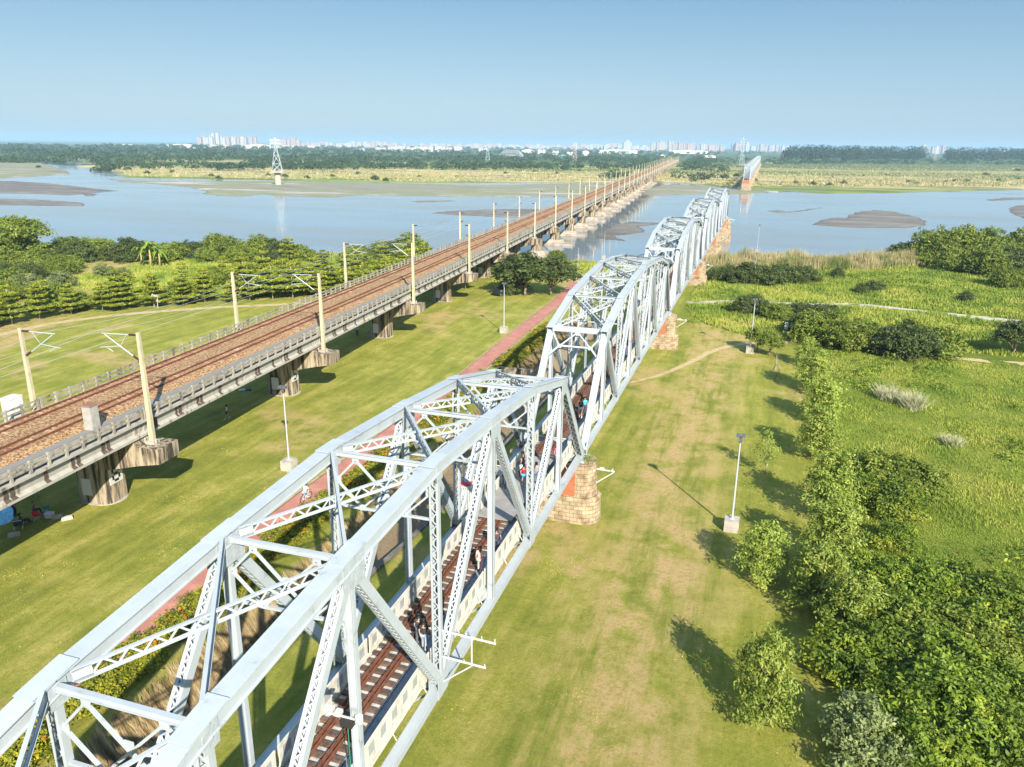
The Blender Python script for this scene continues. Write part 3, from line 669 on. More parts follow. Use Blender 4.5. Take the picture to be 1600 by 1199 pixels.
def stone_pier(y, zb, label, first=None):
    t = thing('stone_pier', label, 'bridge pier', (0, y, 0), 0, 'stone piers of the old bridge')
    ring_wall([(4.45,1.65,zb),(4.35,1.6,-3.75),(4.0,1.4,-3.55),(3.9,1.35,-.55)] if zb > -7 else [(4.8,1.8,zb),(4.35,1.6,-3.75),(4.0,1.4,-3.55),(3.9,1.35,-.55)], STONE, 'stone_shaft', t)
    mb = MB()
    for s in (-1,1): mb.box(-2.35, 2.35, s*1.4-.012 if s > 0 else -1.44, 1.44 if s > 0 else s*1.4+.012, -3.5, -.8)
    mb.build('brick_panel', BRICKR, t)
    mb = MB()
    for s in (-1,1):
        for e in (-.62,.62): mb.box(s*HW-.4, s*HW+.4, e-.35, e+.35, -.548, -.4); mb.box(s*HW-.25, s*HW+.25, e-.2, e+.2, -.4, -.26)
    mb.build('bearing', STEEL, t)
    mb = MB()
    mb.beam((3.95,-.2,-1.2), (5.5,-.2,-1.25), .1, .1); mb.beam((3.95,-.2,-2.5), (5.4,-.2,-1.35), .08, .08); mb.beam((5.3,-.45,-1.15),(5.3,.05,-1.15),.12,.1); mb.beam((4.2,-.2,-1.08),(4.6,-.2,-1.08),.1,.12)
    mb.build('bracket', WHITE, t)
    return t
stone_pier(-SPAN-.6+0, -6.2, 'stone pier under the near end of the closest truss span')
pl = ['pale stone and red brick pier with tufts of weed, closest to the camera', 'stone pier with an orange brick panel, second along the lawn', 'brick red pier half hidden by reeds, third along', 'brown stained pier at the river edge, fourth along', 'tall pale pier in the water at the end of the fifth span']
for k in range(5): stone_pier(.6+k*PITCH_S, -6.3 if k < 3 else -12, pl[k])
for k in range(6, 10): pass
for k in range(10, 24): stone_pier(.6+k*PITCH_S, -12, ('nearest' if k == 10 else ORD(k-10))+' stone pier of the far bridge section beyond the river')
MB().box(-3, 26, 624, 628, -10, -8.95).build('weir_slab', CONCL)
tag(bpy.data.objects['weir_slab'], 'low pale concrete weir slab at the foot of the far old pier', 'slab')

# viewing platform on the first span
t = thing('viewing_platform', 'grey viewing platform laid over the tracks near the first pier', 'platform', (0,0,0))
MB().box(-1.33, 1.33, -15.4, -4.2, 1.1, 1.2).build('deck', DECK, t)
mb = MB()
mb.box(-4.3, -2.2, -10.5, -7.2, 1.1, 1.2)
mb.build('side_deck', DECK, t)
def gate(t, P, h=1.1, n=6):
    mb = MB()
    for a, b_ in zip(P[:-1], P[1:]):
        a = Vector(a); b_ = Vector(b_); z = Vector((0,0,1))
        for hh in (.1, .6, h): mb.beam(a+z*hh, b_+z*hh, .06, .06)
        for i in range(n+1): q = a+(b_-a)*i/n; mb.beam(q, q+z*h, .045, .045, side=(1,0,0))
    return mb.build('railing', CREAM, t)
gate(t, [(-2.2,-10.5,1.2),(-4.25,-10.5,1.2),(-4.25,-7.2,1.2),(-2.2,-7.2,1.2)])
gate(t, [(-1.3,-13.3,1.2),(-1.3,-11.2,1.2)], 1.5, 5)
t = thing('lookout_cabin', 'small white slatted cabinet with a red sign at the platform corner', 'cabinet', (-2.6,-13.6,0))
mb = MB()
for i in range(7): mb.box(-.5+i*.16, -.42+i*.16, -.45, .45, .8, 2.4)
mb.box(-.55,.6,-.5,.5,.72,.8); mb.box(-.55,.6,-.5,.5,2.4,2.48); mb.build('slatted_wall', WHITE, t)
MB().box(-.35,.35,-.3,.3,2.483,2.62).build('sign', mat('sign_red', (.6,.03,.05), .5), t)

# cable bracket and lamp fixtures on the near span
t = thing('cable_bracket', 'white steel cable bracket frame reaching out from the near truss', 'bracket', (HW, -PN*4, 0))
mb = MB()
mb.beam((-.4,.1,3.2),(2.9,.1,3.05),.07,.07); mb.beam((-.4,.1,1.75),(2.4,.1,1.6),.07,.07); mb.beam((1.7,.1,1.5),(1.7,.1,3.2),.06,.06); mb.beam((.1,.1,.2),(1.7,.1,1.55),.06,.06)
mb.build('frame', WHITE, t)
mb = MB()
for xx in (.6,1.4,2.2,2.85): mb.tube([(xx,.1,3.1),(xx,.1,3.3)], .025)
for xx in (.5,1.3,2.35): mb.tube([(xx,.1,1.6),(xx,.1,1.8)], .025)
mb.build('insulator', WHITE, t)
t = thing('floodlight', 'small floodlight cluster clamped to the hanger of the near truss', 'light', (HW-.3, -PN*5, 0))
MB().beam((0,-.15,4.2),(0,-.15,4.5),.5,.3,side=(1,0,0)).build('housing', DARK, t)
mb = MB(); mb.beam((-.9,-.15,4.55),(.5,-.15,4.55),.06,.06); mb.box(-.95,-.6,-.3,0,4.6,4.8); mb.box(-.5,-.25,-.3,0,4.6,4.75); mb.tube([(.5,-.15,4.5),(.5,-.15,4.75)],.16); mb.build('lamp_head', WHITE, t)
mb = MB(); mb.tube([(0,-.16,4.3),(.02,-.16,1.0)], .02); mb.build('cable', mat('green_cable',(.03,.2,.1)), t)

# ------------------------------------------------------------------ concrete rail viaduct
VD = Vector((-.074,1,0)).normalized(); VN = Vector((VD.y,-VD.x,0)); VA = math.atan2(-VD.x, VD.y); VO = Vector((-39.5,-10,0)); VP = 32.29
def vpos(i): return VO+VD*VP*i
CO = mat('conduit_grey', (.22,.21,.19), .7)
def viaduct_meshes():
    L = VP-.06; out = {}
    prof = [(-5.5,1.88),(-5.1,1.83),(-5.0,1.0),(-5.3,.78),(-5.3,.55),(-3.9,.55),(-3.9,.78),(-4.2,1.0),(-4.2,1.6),(4.2,1.6),(4.2,1.0),(3.9,.78),(3.9,.55),(5.3,.55),(5.3,.78),(5.0,1.0),(5.1,1.83),(5.5,1.88),(5.5,2.1),(-5.5,2.1)]
    mb = MB(); mb.prism(prof, (0,.03,0), (0,L,0), (1,0,0), (0,0,1))
    for s in (-1,1):
        for y in (.3,.9,L*.25,L*.5,L*.75,L-.9,L-.3): mb.box(s*5.02-.07,s*5.02+.07,y-.12,y+.12,.95,1.82)
    mb.mats = [CONCG]; rr = random.Random(8)
    for s in (-1,1):
        for i in range(9):
            y = 1.2+i*(L-2)/9+rr.uniform(-.5,.5)
            for q in ([0,.55] if i in (0,8) or rr.random() < .35 else [0]):
                y_ = y+q; w = rr.uniform(.13,.22)
                mb.hexa([(s*5.075-.012,y_-w,1.0),(s*5.075+.012,y_-w,1.0),(s*5.075+.012,y_+w,1.0),(s*5.075-.012,y_+w,1.0),(s*5.12-.012,y_-w*.8,1.8),(s*5.12+.012,y_-w*.8,1.8),(s*5.12+.012,y_+w*.8,1.8),(s*5.12-.012,y_+w*.8,1.8)], STAIN)
                mb.quad((s*5.01,y_-w,1.015),(s*5.01,y_+w,1.015),(s*5.315,y_+w*1.4,.785),(s*5.315,y_-w*1.4,.785), STAIN)
    out['girder'] = mb.mesh('girder')
    mb = MB(); mb.prism([(-5.0,2.1),(-4.6,2.42),(1.7,2.42),(2.7,2.1)], (0,.03,.002), (0,VP-.06+.05,0), (1,0,0), (0,0,1)); out['ballast'] = mb.mesh('ballast', BALL)
    mb = MB()
    for c in (-3.42,.68):
        for i in range(48): y = .35+i*(L/48); mb.box(c-1.15, c+1.15, y-.11, y+.11, 2.36, 2.455)
    out['sleepers'] = mb.mesh('sleepers', mat('ballasted_sleeper', (.3,.2,.13), .9, var=[(.4,(.17,.09,.05)),(.55,(.32,.2,.12)),(.7,(.55,.44,.32))], vs=.7, detail=6))
    for nm, c in (('a',-3.42),('b',.68)):
        mb = MB()
        for e in (-.56,.56): mb.box(c+e-.07,c+e+.07,.0,VP,2.457,2.475); mb.box(c+e-.015,c+e+.015,0,VP,2.475,2.56); mb.box(c+e-.04,c+e+.04,0,VP,2.56,2.61)
        out['rail_'+nm] = mb.mesh('rails', RUST)
    mb = MB()
    mb.box(2.9,3.6,0,VP,2.103,2.3,CO); mb.box(4.15,4.55,0,VP,2.103,2.38,CONC); mb.tube([(5.0,0,2.32),(5.0,VP,2.32)],.11,6,DARK); mb.tube([(4.78,0,2.2),(4.78,VP,2.2)],.08,6,CO)
    out['cable_trough'] = mb.mesh('cable_trough')
    for s in (-1,1):
        mb = MB(); x = s*5.38; ng = 20
        for i in range(ng):
            y = .2+i*(VP-.4)/(ng-1); mb.box(x-.09,x+.09,y-.1,y+.1,2.102,3.12)
        for z in (2.52,2.95): mb.box(x-.055,x+.055,.08,VP-.08,z-.08,z+.08)
        out['parapet%d' % s] = mb.mesh('parapet', CONC)
    return out
VM = viaduct_meshes()
NSP = 45
def splab(i):
    if i == -1: return 'nearest concrete viaduct span, cut off at the left edge'
    if i < 14: return ORD(i+1)+' concrete viaduct span carrying two rusty railway tracks'
    return 'concrete viaduct span in the far row beyond the fourteenth'
for i in range(-1, NSP):
    t = thing('viaduct_span', splab(i), 'viaduct', vpos(i), VA, 'concrete viaduct spans')
    if i >= 14: t['label'] = ORD1(i+1)+' concrete viaduct span, small and distant, counted from the nearest'
    link('girder', VM['girder'], t)
    link('ballast', VM['ballast'], t)
    if i < 12: link('sleepers', VM['sleepers'], t)['kind'] = 'stuff'
    link('rails', VM['rail_a'], t); link('rails', VM['rail_b'], t)
    if i < 14: link('cable_trough', VM['cable_trough'], t)
    link('parapet', VM['parapet-1'], t); link('parapet', VM['parapet1'], t)
def column(zb, hx=1.75, hy=1.4):
    mb = MB(); P = []
    for sx, sy in ((1,-1),(1,1),(-1,1),(-1,-1)):
        c = (sx*(hx-.7), sy*(hy-.7)); a0 = {(1,-1):-90,(1,1):0,(-1,1):90,(-1,-1):180}[(sx,sy)]
        for k in range(5): a = R(a0+k*22.5); P.append((c[0]+.7*math.cos(a), c[1]+.7*math.sin(a)))
    mb.prism(P, (0,0,zb), (0,0,-1.6-zb), (1,0,0), (0,1,0)); return mb
colN = column(-6.3).mesh('column', CONCD); colW = column(-10).mesh('column', CONCD)
mb = MB(); mb.prism([(-2.2,-2.5),(2.2,-2.5),(5.4,-1.75),(7.5,-1.4),(7.5,-.04),(5.45,-.04),(5.0,.48),(-5.0,.48),(-5.45,-.04),(-7.5,-.04),(-7.5,-1.4),(-5.4,-1.75)], (0,-1.3,0), (0,2.6,0), (1,0,0), (0,0,1))
capm = mb.mesh('crosshead', CONCD)
mb = MB()
for s in (-1,1):
    for y in (-.6,.6): mb.box(s*4.55-.3,s*4.55+.3,y-.25,y+.25,.482,.548)
bearm = mb.mesh('bearing', DARK)
CAPC = mat('river_concrete', (.36,.31,.26), .9, var=[(.33,(.2,.17,.14)),(.6,(.4,.35,.29))], vs=.5, detail=7)
capW = MB().box(-5.2,7.0,-3.1,3.1,-11,-8.75).mesh('pile_cap', CAPC)
pedW = MB(); pedW.hexa([(-3.4,-2.4,-8.75),(3.4,-2.4,-8.75),(3.4,2.4,-8.75),(-3.4,2.4,-8.75),(-2.6,-1.7,-7.6),(2.6,-1.7,-7.6),(2.6,1.7,-7.6),(-2.6,1.7,-7.6)]); pedW = pedW.mesh('pedestal', CAPC)
footm = MB(); footm.prism([(a,b_) for a, b_ in capsule(2.1,1.6)], (0,0,-6.2), (0,0,.26), (1,0,0), (0,1,0)); footm = footm.mesh('footing', CONCL)
SEG8 = {'8': 'abcdefg', '5': 'acdfg'}
def digit(ch, w, h, t, n):
    "stencil numeral from angled strokes in the plane with normal n"
    mb = MB(); S = dict(a=((0,h),(w,h)),g=((0,h/2),(w,h/2)),d=((0,0),(w,0)),f=((0,h/2),(0,h)),b=((w,h/2),(w,h)),e=((0,0),(0,h/2)),c=((w,0),(w,h/2)))
    for k in SEG8[ch]:
        (x0,z0),(x1,z1) = S[k]; g_ = .12
        dx, dz = x1-x0, z1-z0; L = math.hypot(dx,dz); x0 += dx/L*g_; x1 -= dx/L*g_; z0 += dz/L*g_; z1 -= dz/L*g_
        mb.beam((x0-w/2,0,z0),(x1-w/2,0,z1),t,.02,side=(dz,0,dx) if dz else (0,0,1))
    return mb
for i in range(0, NSP+1):
    p = vpos(i); ye = float(interp(near_edge, p.x)); inw = ye+4 < p.y; zf = float(interp(far_edge, p.x))
    lab = (ORD1(i)+' concrete pier of the rail viaduct'+(' standing on the lawn' if p.y < 110 else ' standing in the river' if inw and p.y < zf else '')) if i < 17 else ORD1(i)+' concrete viaduct pier, small and distant, counted from the nearest'
    if i == 0: lab = 'nearest stained concrete viaduct pier marked with the number 8'
    if i == 1: lab = 'second viaduct pier with a blue figure lying beside it and a white plate'
    t = thing('viaduct_pier', lab, 'bridge pier', p, VA, 'concrete viaduct piers')
    link('column', colW if inw else colN, t); link('crosshead', capm, t); link('bearing', bearm, t)
    if inw and p.y < zf: link('pile_cap', capW, t); link('pedestal', pedW, t)
    elif not inw: link('footing', footm, t)
    if i < 5:
        MB().box(-.9,.1,-1.425,-1.403,-5.2,-3.6).build('white_plate', WHITE, t)
    if i < 2:
        pl_ = MB().box(1.05,1.11,-1.25,.35,-4.3,-2.5).build('number_plate', WHITE, t)
        pl_.location = (.69, .25, .1)
        dg = digit('8' if i == 0 else '5', .75, 1.25, .22, None).build('numeral', BLACK, pl_)
        dg.rotation_euler[2] = R(90); dg.location = (1.125,-.45,-4.02)
# catenary masts
def mast_mesh():
    mb = MB(); mb.beam((0,0,-.04),(0,0,9.9),.42,.38,side=(1,0,0),w2=.27,h2=.25)
    a = mb.mesh('pole', MAST)
    mb = MB(); mb.box(-.4,.4,-.4,.4,-.04,.25); 
    for e in (-.55,.55): mb.box(e-.06,e+.06,-.3,-.18,-.04,.5)
    b_ = mb.mesh('pole_base', CONCL)
    mb = MB(); mb.tube([(-.9,0,9.65),(-3.6,0,9.6)],.045,6); mb.tube([(-.7,0,7.75),(-3.3,0,9.5)],.045,6); mb.tube([(-1.9,0,8.6),(-3.9,0,8.35)],.035,6); mb.tube([(-1.2,0,9.6),(-1.9,0,8.6)],.02,5); mb.tube([(-3.6,0,8.4),(-3.2,.1,8.25),(-2.9,.2,8.0)],.02,5)
    c = mb.mesh('cantilever_arm', GALV)
    mb = MB(); mb.tube([(-.2,0,9.65),(-.9,0,9.65)],.1,8); mb.tube([(-.2,0,7.45),(-.75,0,7.8)],.1,8)
    d = mb.mesh('insulator', mat('brown_insulator',(.06,.02,.015),.3))
    return a, b_, c, d
mm_ = mast_mesh()
for i in range(0, NSP):
    for s in (1,-1):
        if i < 14: lab = (ORD1(i) if i else 'nearest')+' cream railway mast on the '+('right' if s > 0 else 'left')+' side of the viaduct'
        else: lab = ORD1(i)+' cream railway mast, distant, on the '+('right' if s > 0 else 'left')+' side of the viaduct'
        p = vpos(i)+VN*s*6.0
        t = thing('catenary_mast', lab, 'mast', (p.x, p.y, 0 if s > 0 else -.4), VA+(0 if s > 0 else math.pi), 'railway masts along the viaduct')
        link('pole', mm_[0], t)
        if i < 14: link('pole_base', mm_[1], t)
        if i < 3: link('cantilever_arm', mm_[2], t)
        link('insulator', mm_[3], t)
for c, lab in ((-3.42,'thin overhead wires above the left railway track'),(.68,'thin overhead wires above the right railway track')):
    mb = MB(); 
    for i in range(-1, 30):
        for z, sag in ((8.1,.0),(9.3,.8)):
            pts = [vpos(i+q/4)+VN*c+Vector((0,0,z-sag*4*(q/4)*(1-q/4))) for q in range(5)]
            mb.tube(pts, .013, 4)
    tag(mb.build('overhead_wire', GALV), lab, 'wire')
mb = MB()
for i in range(-1, 30):
    for z in (8.9,): 
        pts = [vpos(i+q/4)-VN*6.5+Vector((0,0,z-.9*4*(q/4)*(1-q/4))) for q in range(5)]; mb.tube(pts, .012, 4)
tag(mb.build('overhead_wire', DARK), 'feeder wire strung outside the left row of masts', 'wire')
# trackside cabinets
def cabinet(lx, ly, z, w, d, h, body, roof, label, sidem=None, group=None):
    p = VO+VN*lx+VD*ly; t = thing('equipment_cabinet', label, 'cabinet', (p.x,p.y,z), VA, group)
    mb = MB(); mb.box(-w/2,w/2,-d/2,d/2,0,h); o = mb.build('body', body, t)
    MB().hexa([(-w/2-.05,-d/2-.05,h),(w/2+.05,-d/2-.05,h),(w/2+.05,d/2+.05,h),(-w/2-.05,d/2+.05,h),(-w/2,-d/2,h+.12),(w/2,-d/2,h+.12),(w/2,d/2,h+.12),(-w/2,d/2,h+.12)]).build('roof', roof, t)
    mb = MB(); mb.box(w/2+.002,w/2+.025,-d/2+.06,-.02,.15,h-.1); mb.box(w/2+.002,w/2+.025,.02,d/2-.06,.15,h-.1); mb.build('door', sidem or body, t)
    return t
GREYP = mat('grey_paint', (.36,.35,.32), .6, var=[(.3,(.28,.27,.24)),(.7,(.4,.39,.36))], vs=2); PALEP = mat('pale_paint', (.6,.64,.62), .5); ROOFR = mat('rust_roof', (.22,.12,.09), .8); OCH = mat('ochre_paint', (.6,.32,.06), .7)
cabinet(3.2,-3.4,2.3,.8,.9,2.0, GREYP, ROOFR, 'plain grey trackside cabinet beside the right railing')
cabinet(-6.6,-1.6,.95,1.0,1.3,2.6, PALEP, WHITE, 'white trackside cabinet with markings at the first left mast')
cabinet(-6.9,-4.4,.9,1.0,1.2,2.5, GREYP, ROOFR, 'rusty topped cabinet with ochre side at the left edge', OCH)

# ------------------------------------------------------------------ lamps
def lamp():
    t = thing('park_lamp', 'tall pale lamp post on a concrete block beside the right lawn, nearest', 'lamp', (15.43,2.35,GZ), 0, 'tall lamp posts on concrete blocks')
    mb = MB(); mb.box(-.6,.6,-.6,.6,0,1.05); mb.build('plinth', CONCL, t)
    mb = MB(); mb.tube([(0,0,1.05),(0,0,8.3)],[.09,.055],8); mb.box(-.2,.2,-.2,.2,1.052,1.1); mb.build('pole', mat('lamp_pole_paint',(.42,.45,.48),.4), t)
    mb = MB(); mb.tube([(0,0,8.0),(0,0,8.5)],.12,8); mb.beam((-.28,0,8.5),(.28,0,8.5),.08,.08)
    for s in (-1,1): mb.box(s*.2-.16,s*.2+.16,-.22,.16,8.5,8.75); mb.box(-.14,.14,s*.05-.1,s*.05+.1,8.1,8.45)
    mb.build('lamp_head', mat('lamp_head_grey',(.1,.11,.13),.4), t); return t
l0 = lamp()
for (x, y, lab) in ((15.6,64.5,'tall lamp post beside the small tree and dirt track'),(15.0,130,'tall lamp post rising from the dark bush clump'),(14.9,192,'tall lamp post standing against the river on the right'),(-27.2,1.0,'tall lamp post seen in front of the second viaduct pier'),(-25.5,63.9,'tall lamp post left of the red path'),(-25.6,120.5,'tall lamp post by the gravel road, right of the round trees'),(-27.0,160,'tall lamp post on the bank between the bridges')):
    dup(l0, (x,y,GZ), label=lab, sc=(.7,.7,.88) if y == 130 else (.7,.7,1) if y > 100 else None)

# ------------------------------------------------------------------ vegetation meshes
def leafcloud(C, Nn, size, rng, aspect=.55, jit=.9, fold=True):
    C = np.asarray(C); n = len(C); Nn = Nn+rng.normal(size=(n,3))*jit; Nn /= np.linalg.norm(Nn,axis=1)[:,None]+1e-9
    T = np.cross(Nn, rng.normal(size=(n,3))); T /= np.linalg.norm(T,axis=1)[:,None]+1e-9; B = np.cross(Nn, T)
    s = (size*rng.uniform(.6,1.35,n))[:,None]
    V = np.empty((n,4,3)); V[:,0] = C+T*s/2; V[:,1] = C+B*s*aspect/2+Nn*s*.08; V[:,2] = C-T*s/2; V[:,3] = C-B*s*aspect/2+Nn*s*.08
    return V.reshape(-1,3)
def blob_pts(blobs, dens, rng, inner=.72, leaf=.3):
    "leaves gathered in sprays over each lobe, so gaps and dark hollows stay between them"
    P = []; Q = []
    for (c, r) in blobs:
        r = np.array(r if hasattr(r,'__len__') else (r,r,r*.8)); tot = int(dens*4*np.mean(r)**2)
        per = 26; nc = max(5, tot//per)
        d = rng.normal(size=(nc,3)); d /= np.linalg.norm(d,axis=1)[:,None]; d = d[d[:,2] > -.6]; nc = len(d)
        rad = rng.uniform(inner,1.22,nc)[:,None]; cc = np.array(c)+d*rad*r; n = nc*per
        cd_ = np.repeat(cc,per,0); dd_ = np.repeat(d,per,0); sp = leaf*rng.uniform(.7,1.5,nc).repeat(per)[:,None]
        t = rng.uniform(-.3,1.5,n)[:,None]            # along the spray, drooping outwards
        q = cd_+dd_*sp*t*np.array([1,1,.6])+rng.normal(size=(n,3))*sp*.55*np.array([1,1,.6])-np.array([0,0,.18])*sp*t*t
        P.append(q); Q.append(dd_*.8+np.array([0,0,.75]))
    return np.concatenate(P), np.concatenate(Q)
def limbs(mb, base, tips, r0, h0, rng):
    mb.tube([base,(base[0]+rng.normal()*.06,base[1]+rng.normal()*.06,h0*.5),(base[0]+rng.normal()*.1,base[1]+rng.normal()*.1,h0)],[r0,r0*.82,r0*.7],7)
    for tp in tips:
        t = Vector(tp); a = Vector((base[0],base[1],h0*.92)); m_ = (a+t)/2+Vector((rng.normal()*.15,rng.normal()*.15,-.05*t.z))
        mb.tube([a,m_,t],[r0*.5,r0*.32,r0*.1],5)
def tree_mesh(kind, seed, H=5., Wd=3., dens=110, leaf=.3, r0=.12, nb=9, h0=.3, asp=.5):
    rng = np.random.default_rng(seed); mb = MB(); bl = []
    if kind == 'tier':
        P = []; Q = []; nt = 6
        for k in range(nt):
            z = H*(.2+.76*k/(nt-1))+rng.normal()*.12; rr = Wd/2*(1.05-.72*(k/(nt-1))**1.4)*rng.uniform(.6,1.2); na = int(rng.integers(5,8)); ph = rng.uniform(0,6)
            for a in range(na):
                an = ph+a*2*math.pi/na+rng.normal()*.2; rl = rr*rng.uniform(.55,1.3)
                n = int(dens*rl); tt = rng.uniform(.12,1,n)**.75; w = .34*rl*np.sin(np.clip(tt,0,1)*math.pi*.85+.25)
                off = rng.normal(size=n)*w*.55
                x = np.cos(an)*rl*tt-np.sin(an)*off; y = np.sin(an)*rl*tt+np.cos(an)*off; zz = z+rng.normal(size=n)*.07+tt*.18*rl*.4
                P.append(np.stack([x,y,zz],1)); Q.append(np.tile([0,0,1.2],(n,1)))
                mb.tube([(0,0,z-.05),(math.cos(an)*rl*.5,math.sin(an)*rl*.5,z-.03),(math.cos(an)*rl*.9,math.sin(an)*rl*.9,z+.06*rl)],[.05,.035,.015],4)
        P = np.concatenate(P); Q = np.concatenate(Q)
        mb.tube([(0,0,-.1),(.04,.02,H*.5),(0,0,H*.97)],[r0,r0*.7,.03],7)
    else:
        if kind == 'round':
            for k in range(nb):
                a = k*2.4+rng.normal()*.3; q = math.sqrt((k+.5)/nb); zc = h0*H+(1-h0)*H*(.5+.32*(1-q*q)+rng.normal()*.07)
                bl.append(((math.cos(a)*q*Wd*.34, math.sin(a)*q*Wd*.34, zc), Wd*rng.uniform(.17,.26)))
        elif kind == 'young':
            for k in range(nb):
                f = k/(nb-1); a = k*2.4; q = (.32*math.sin(math.pi*min(1,f*.85+.18)))*Wd; bl.append(((math.cos(a)*q*.75+rng.normal()*.1, math.sin(a)*q*.75+rng.normal()*.1, H*(h0+.08+(.86-h0)*f)), (Wd*rng.uniform(.15,.25),)*2+(H*.12*rng.uniform(.7,1.2),)))
        elif kind == 'bush':
            for k in range(nb):
                a = rng.uniform(0,6.3); q = math.sqrt(rng.uniform(0,1)); bl.append(((math.cos(a)*q*Wd*.38, math.sin(a)*q*Wd*.38, H*rng.uniform(.3,.78)*(1.05-.45*q)), Wd*rng.uniform(.13,.24)))
        elif kind == 'umbrella':
            for k in range(nb):
                a = k*2.4; q = math.sqrt((k+.5)/nb); bl.append(((math.cos(a)*q*Wd*.42, math.sin(a)*q*Wd*.42, H*(.86-.22*q*q)+rng.normal()*.2), (Wd*.16,Wd*.16,H*.1)))
                if k % 2: bl.append(((math.cos(a)*q*Wd*.4, math.sin(a)*q*Wd*.4, H*rng.uniform(.3,.55)), (Wd*.14,Wd*.14,H*.13)))
        P, Q = blob_pts(bl, dens, rng, leaf=leaf*1.15)
        limbs(mb, (0,0,-.1), [b_[0] for b_ in bl[::max(1,len(bl)//7)]], r0, H*h0 if kind != 'bush' else H*.15, rng)
    return leafcloud(P, Q, leaf, rng, asp), mb
PROTO = {}
def proto(key, kind, seeds, lm, tm=TRUNK, **kw):
    PROTO[key] = []
    for s in seeds:
        V, mb = tree_mesh(kind, s, **kw); PROTO[key].append((fast_mesh('crown', V, 4, lm), mb.mesh('trunk', tm, True)))
def plant(key, x, y, sc, label, cat, group=None, name=None, rz=None, z=None, k=None, lift=0):
    rs = random.Random(int(abs(x*131+y*17))); ms = PROTO[key]; c, tr = ms[k if k is not None else rs.randrange(len(ms))]
    z = float(height(x, y)) if z is None else z
    t = thing(name or 'tree', label, cat, (x,y,z+lift), rz if rz is not None else rs.uniform(0,6.28), group)
    t.scale = (sc,)*3 if not hasattr(sc,'__len__') else sc
    link('crown', c, t); link('trunk', tr, t); return t
proto('tier', 'tier', (1,2,3,4), L_TIER, PALEBARK, H=6.5, Wd=6.2, dens=95, leaf=.42)
proto('round', 'round', (5,6,7), L_ROUND, H=6, Wd=6, dens=120, leaf=.42, r0=.16, nb=14)
proto('young', 'young', (8,9,10), L_YOUNG, PALEBARK, H=4.2, Wd=3.7, dens=270, leaf=.25, r0=.06, nb=19, h0=.1, asp=.36)
proto('bush', 'bush', (11,12,13,14), L_BUSH, H=3.2, Wd=4.6, dens=420, leaf=.24, nb=19)
proto('darkbush', 'bush', (15,16), L_DARK, H=3.4, Wd=5., dens=150, leaf=.38, nb=13)
proto('bigbush', 'bush', (35,36,37), L_ROUND, H=5.5, Wd=8.5, dens=110, leaf=.42, nb=26, r0=.2)
proto('bigdark', 'bush', (38,39,40), L_DARK, H=5.5, Wd=8.5, dens=110, leaf=.42, nb=26, r0=.2)
proto('darkround', 'round', (17,18,19), L_DARK, H=6, Wd=6, dens=140, leaf=.42, r0=.2, nb=15, h0=.22)
proto('umbrella', 'umbrella', (20,21), L_ROUND, H=8, Wd=12, dens=75, leaf=.5, r0=.3, nb=18)
proto('grey', 'bush', (22,23), L_GREY, H=4.6, Wd=6, dens=150, leaf=.3, nb=16)
proto('hedge', 'bush', (24,25,26), L_YEL, H=1.25, Wd=2.4, dens=620, leaf=.17, nb=9)
proto('seedling', 'young', (27,28), L_YOUNG, PALEBARK, H=3.4, Wd=1.7, dens=420, leaf=.22, r0=.05, nb=7, h0=.3, asp=.34)
proto('farbush', 'bush', (29,30,31), L_DARK, H=6, Wd=11, dens=9, leaf=1.5, nb=9)
proto('darkyoung', 'young', (32,33), L_ROUND, H=8, Wd=3.6, dens=110, leaf=.45, r0=.14, nb=9, h0=.2)

# right hand tree row along the lawn
rowR = [(1188,908,(1.06,)*3,'young','leafy young tree right beside the nearest lamp block',0),(1190,1126,(.93,.93,1.3),'young','tall pale leaved young tree standing alone on the lawn at lower right',1),
 (1195,742,(1.25,)*3,'seedling','slender sapling on the lawn right of the nearest lamp',0),(1295,888,(1.3,)*3,'young','young tree edging the field, level with the nearest lamp block',2),(1292,812,(1.3,1.3,1.4),'young','tallest leafy tree in the row behind the nearest lamp',1),
 (1276,716,(1.25,)*3,'young','pale green young tree halfway along the field edge',0),(1282,660,(1.4,1.4,1.2),'young','young tree in the field edge row, left of the grass plumes',2),(1268,612,(1.3,)*3,'young','bushy tree in the edge row just past the sapling',1),
 (1258,572,(.95,)*3,'young','last and smallest tree of the row, next to the dirt track',0),(1275,950,(1.15,)*3,'young','tree pressed against the thicket at the lower right',1),(1322,1000,(1.1,)*3,'young','low tree at the mouth of the thicket over bare earth',0)]
for u,v,sc_,k,lab,kk in rowR:
    p = at(u,v,GZ); plant(k, p.x, p.y, sc_, lab, 'tree', 'young trees edging the right field', k=kk)
r_ = np.random.default_rng(91); P = []; Q = []
xs, ys = [], []
for reg_ in ('A','B'):
    n_ = 1500; a = r_.uniform(0,1,n_); y_ = -60+130*r_.uniform(0,1,n_) if reg_ == 'A' else r_.uniform(80,185,n_); x_ = (26.5+a*(24+np.clip(y_+62,0,200)*.45)) if reg_ == 'A' else 5+a*(45+(y_-60)*.75)
    k_ = (vnoise(x_,y_,6,11)+vnoise(x_,y_,17,12) > .25) & (y_ < interp(near_edge,x_)-4) & (np.abs(y_-73.5) > 2.5) & (np.abs(y_-107) > 4); xs.append(x_[k_]); ys.append(y_[k_])
xs = np.concatenate(xs); ys = np.concatenate(ys); n_ = len(xs); sz = r_.uniform(.35,1.1,n_)
for k in range(46):
    d = r_.normal(size=(n_,3)); d /= np.linalg.norm(d,axis=1)[:,None]; d[:,2] = np.abs(d[:,2])
    P.append(np.stack([xs,ys,height(xs,ys)+.1],1)+d*np.stack([sz*1.5,sz*1.5,sz*1.1],1)); Q.append(d+np.array([0,0,.8]))
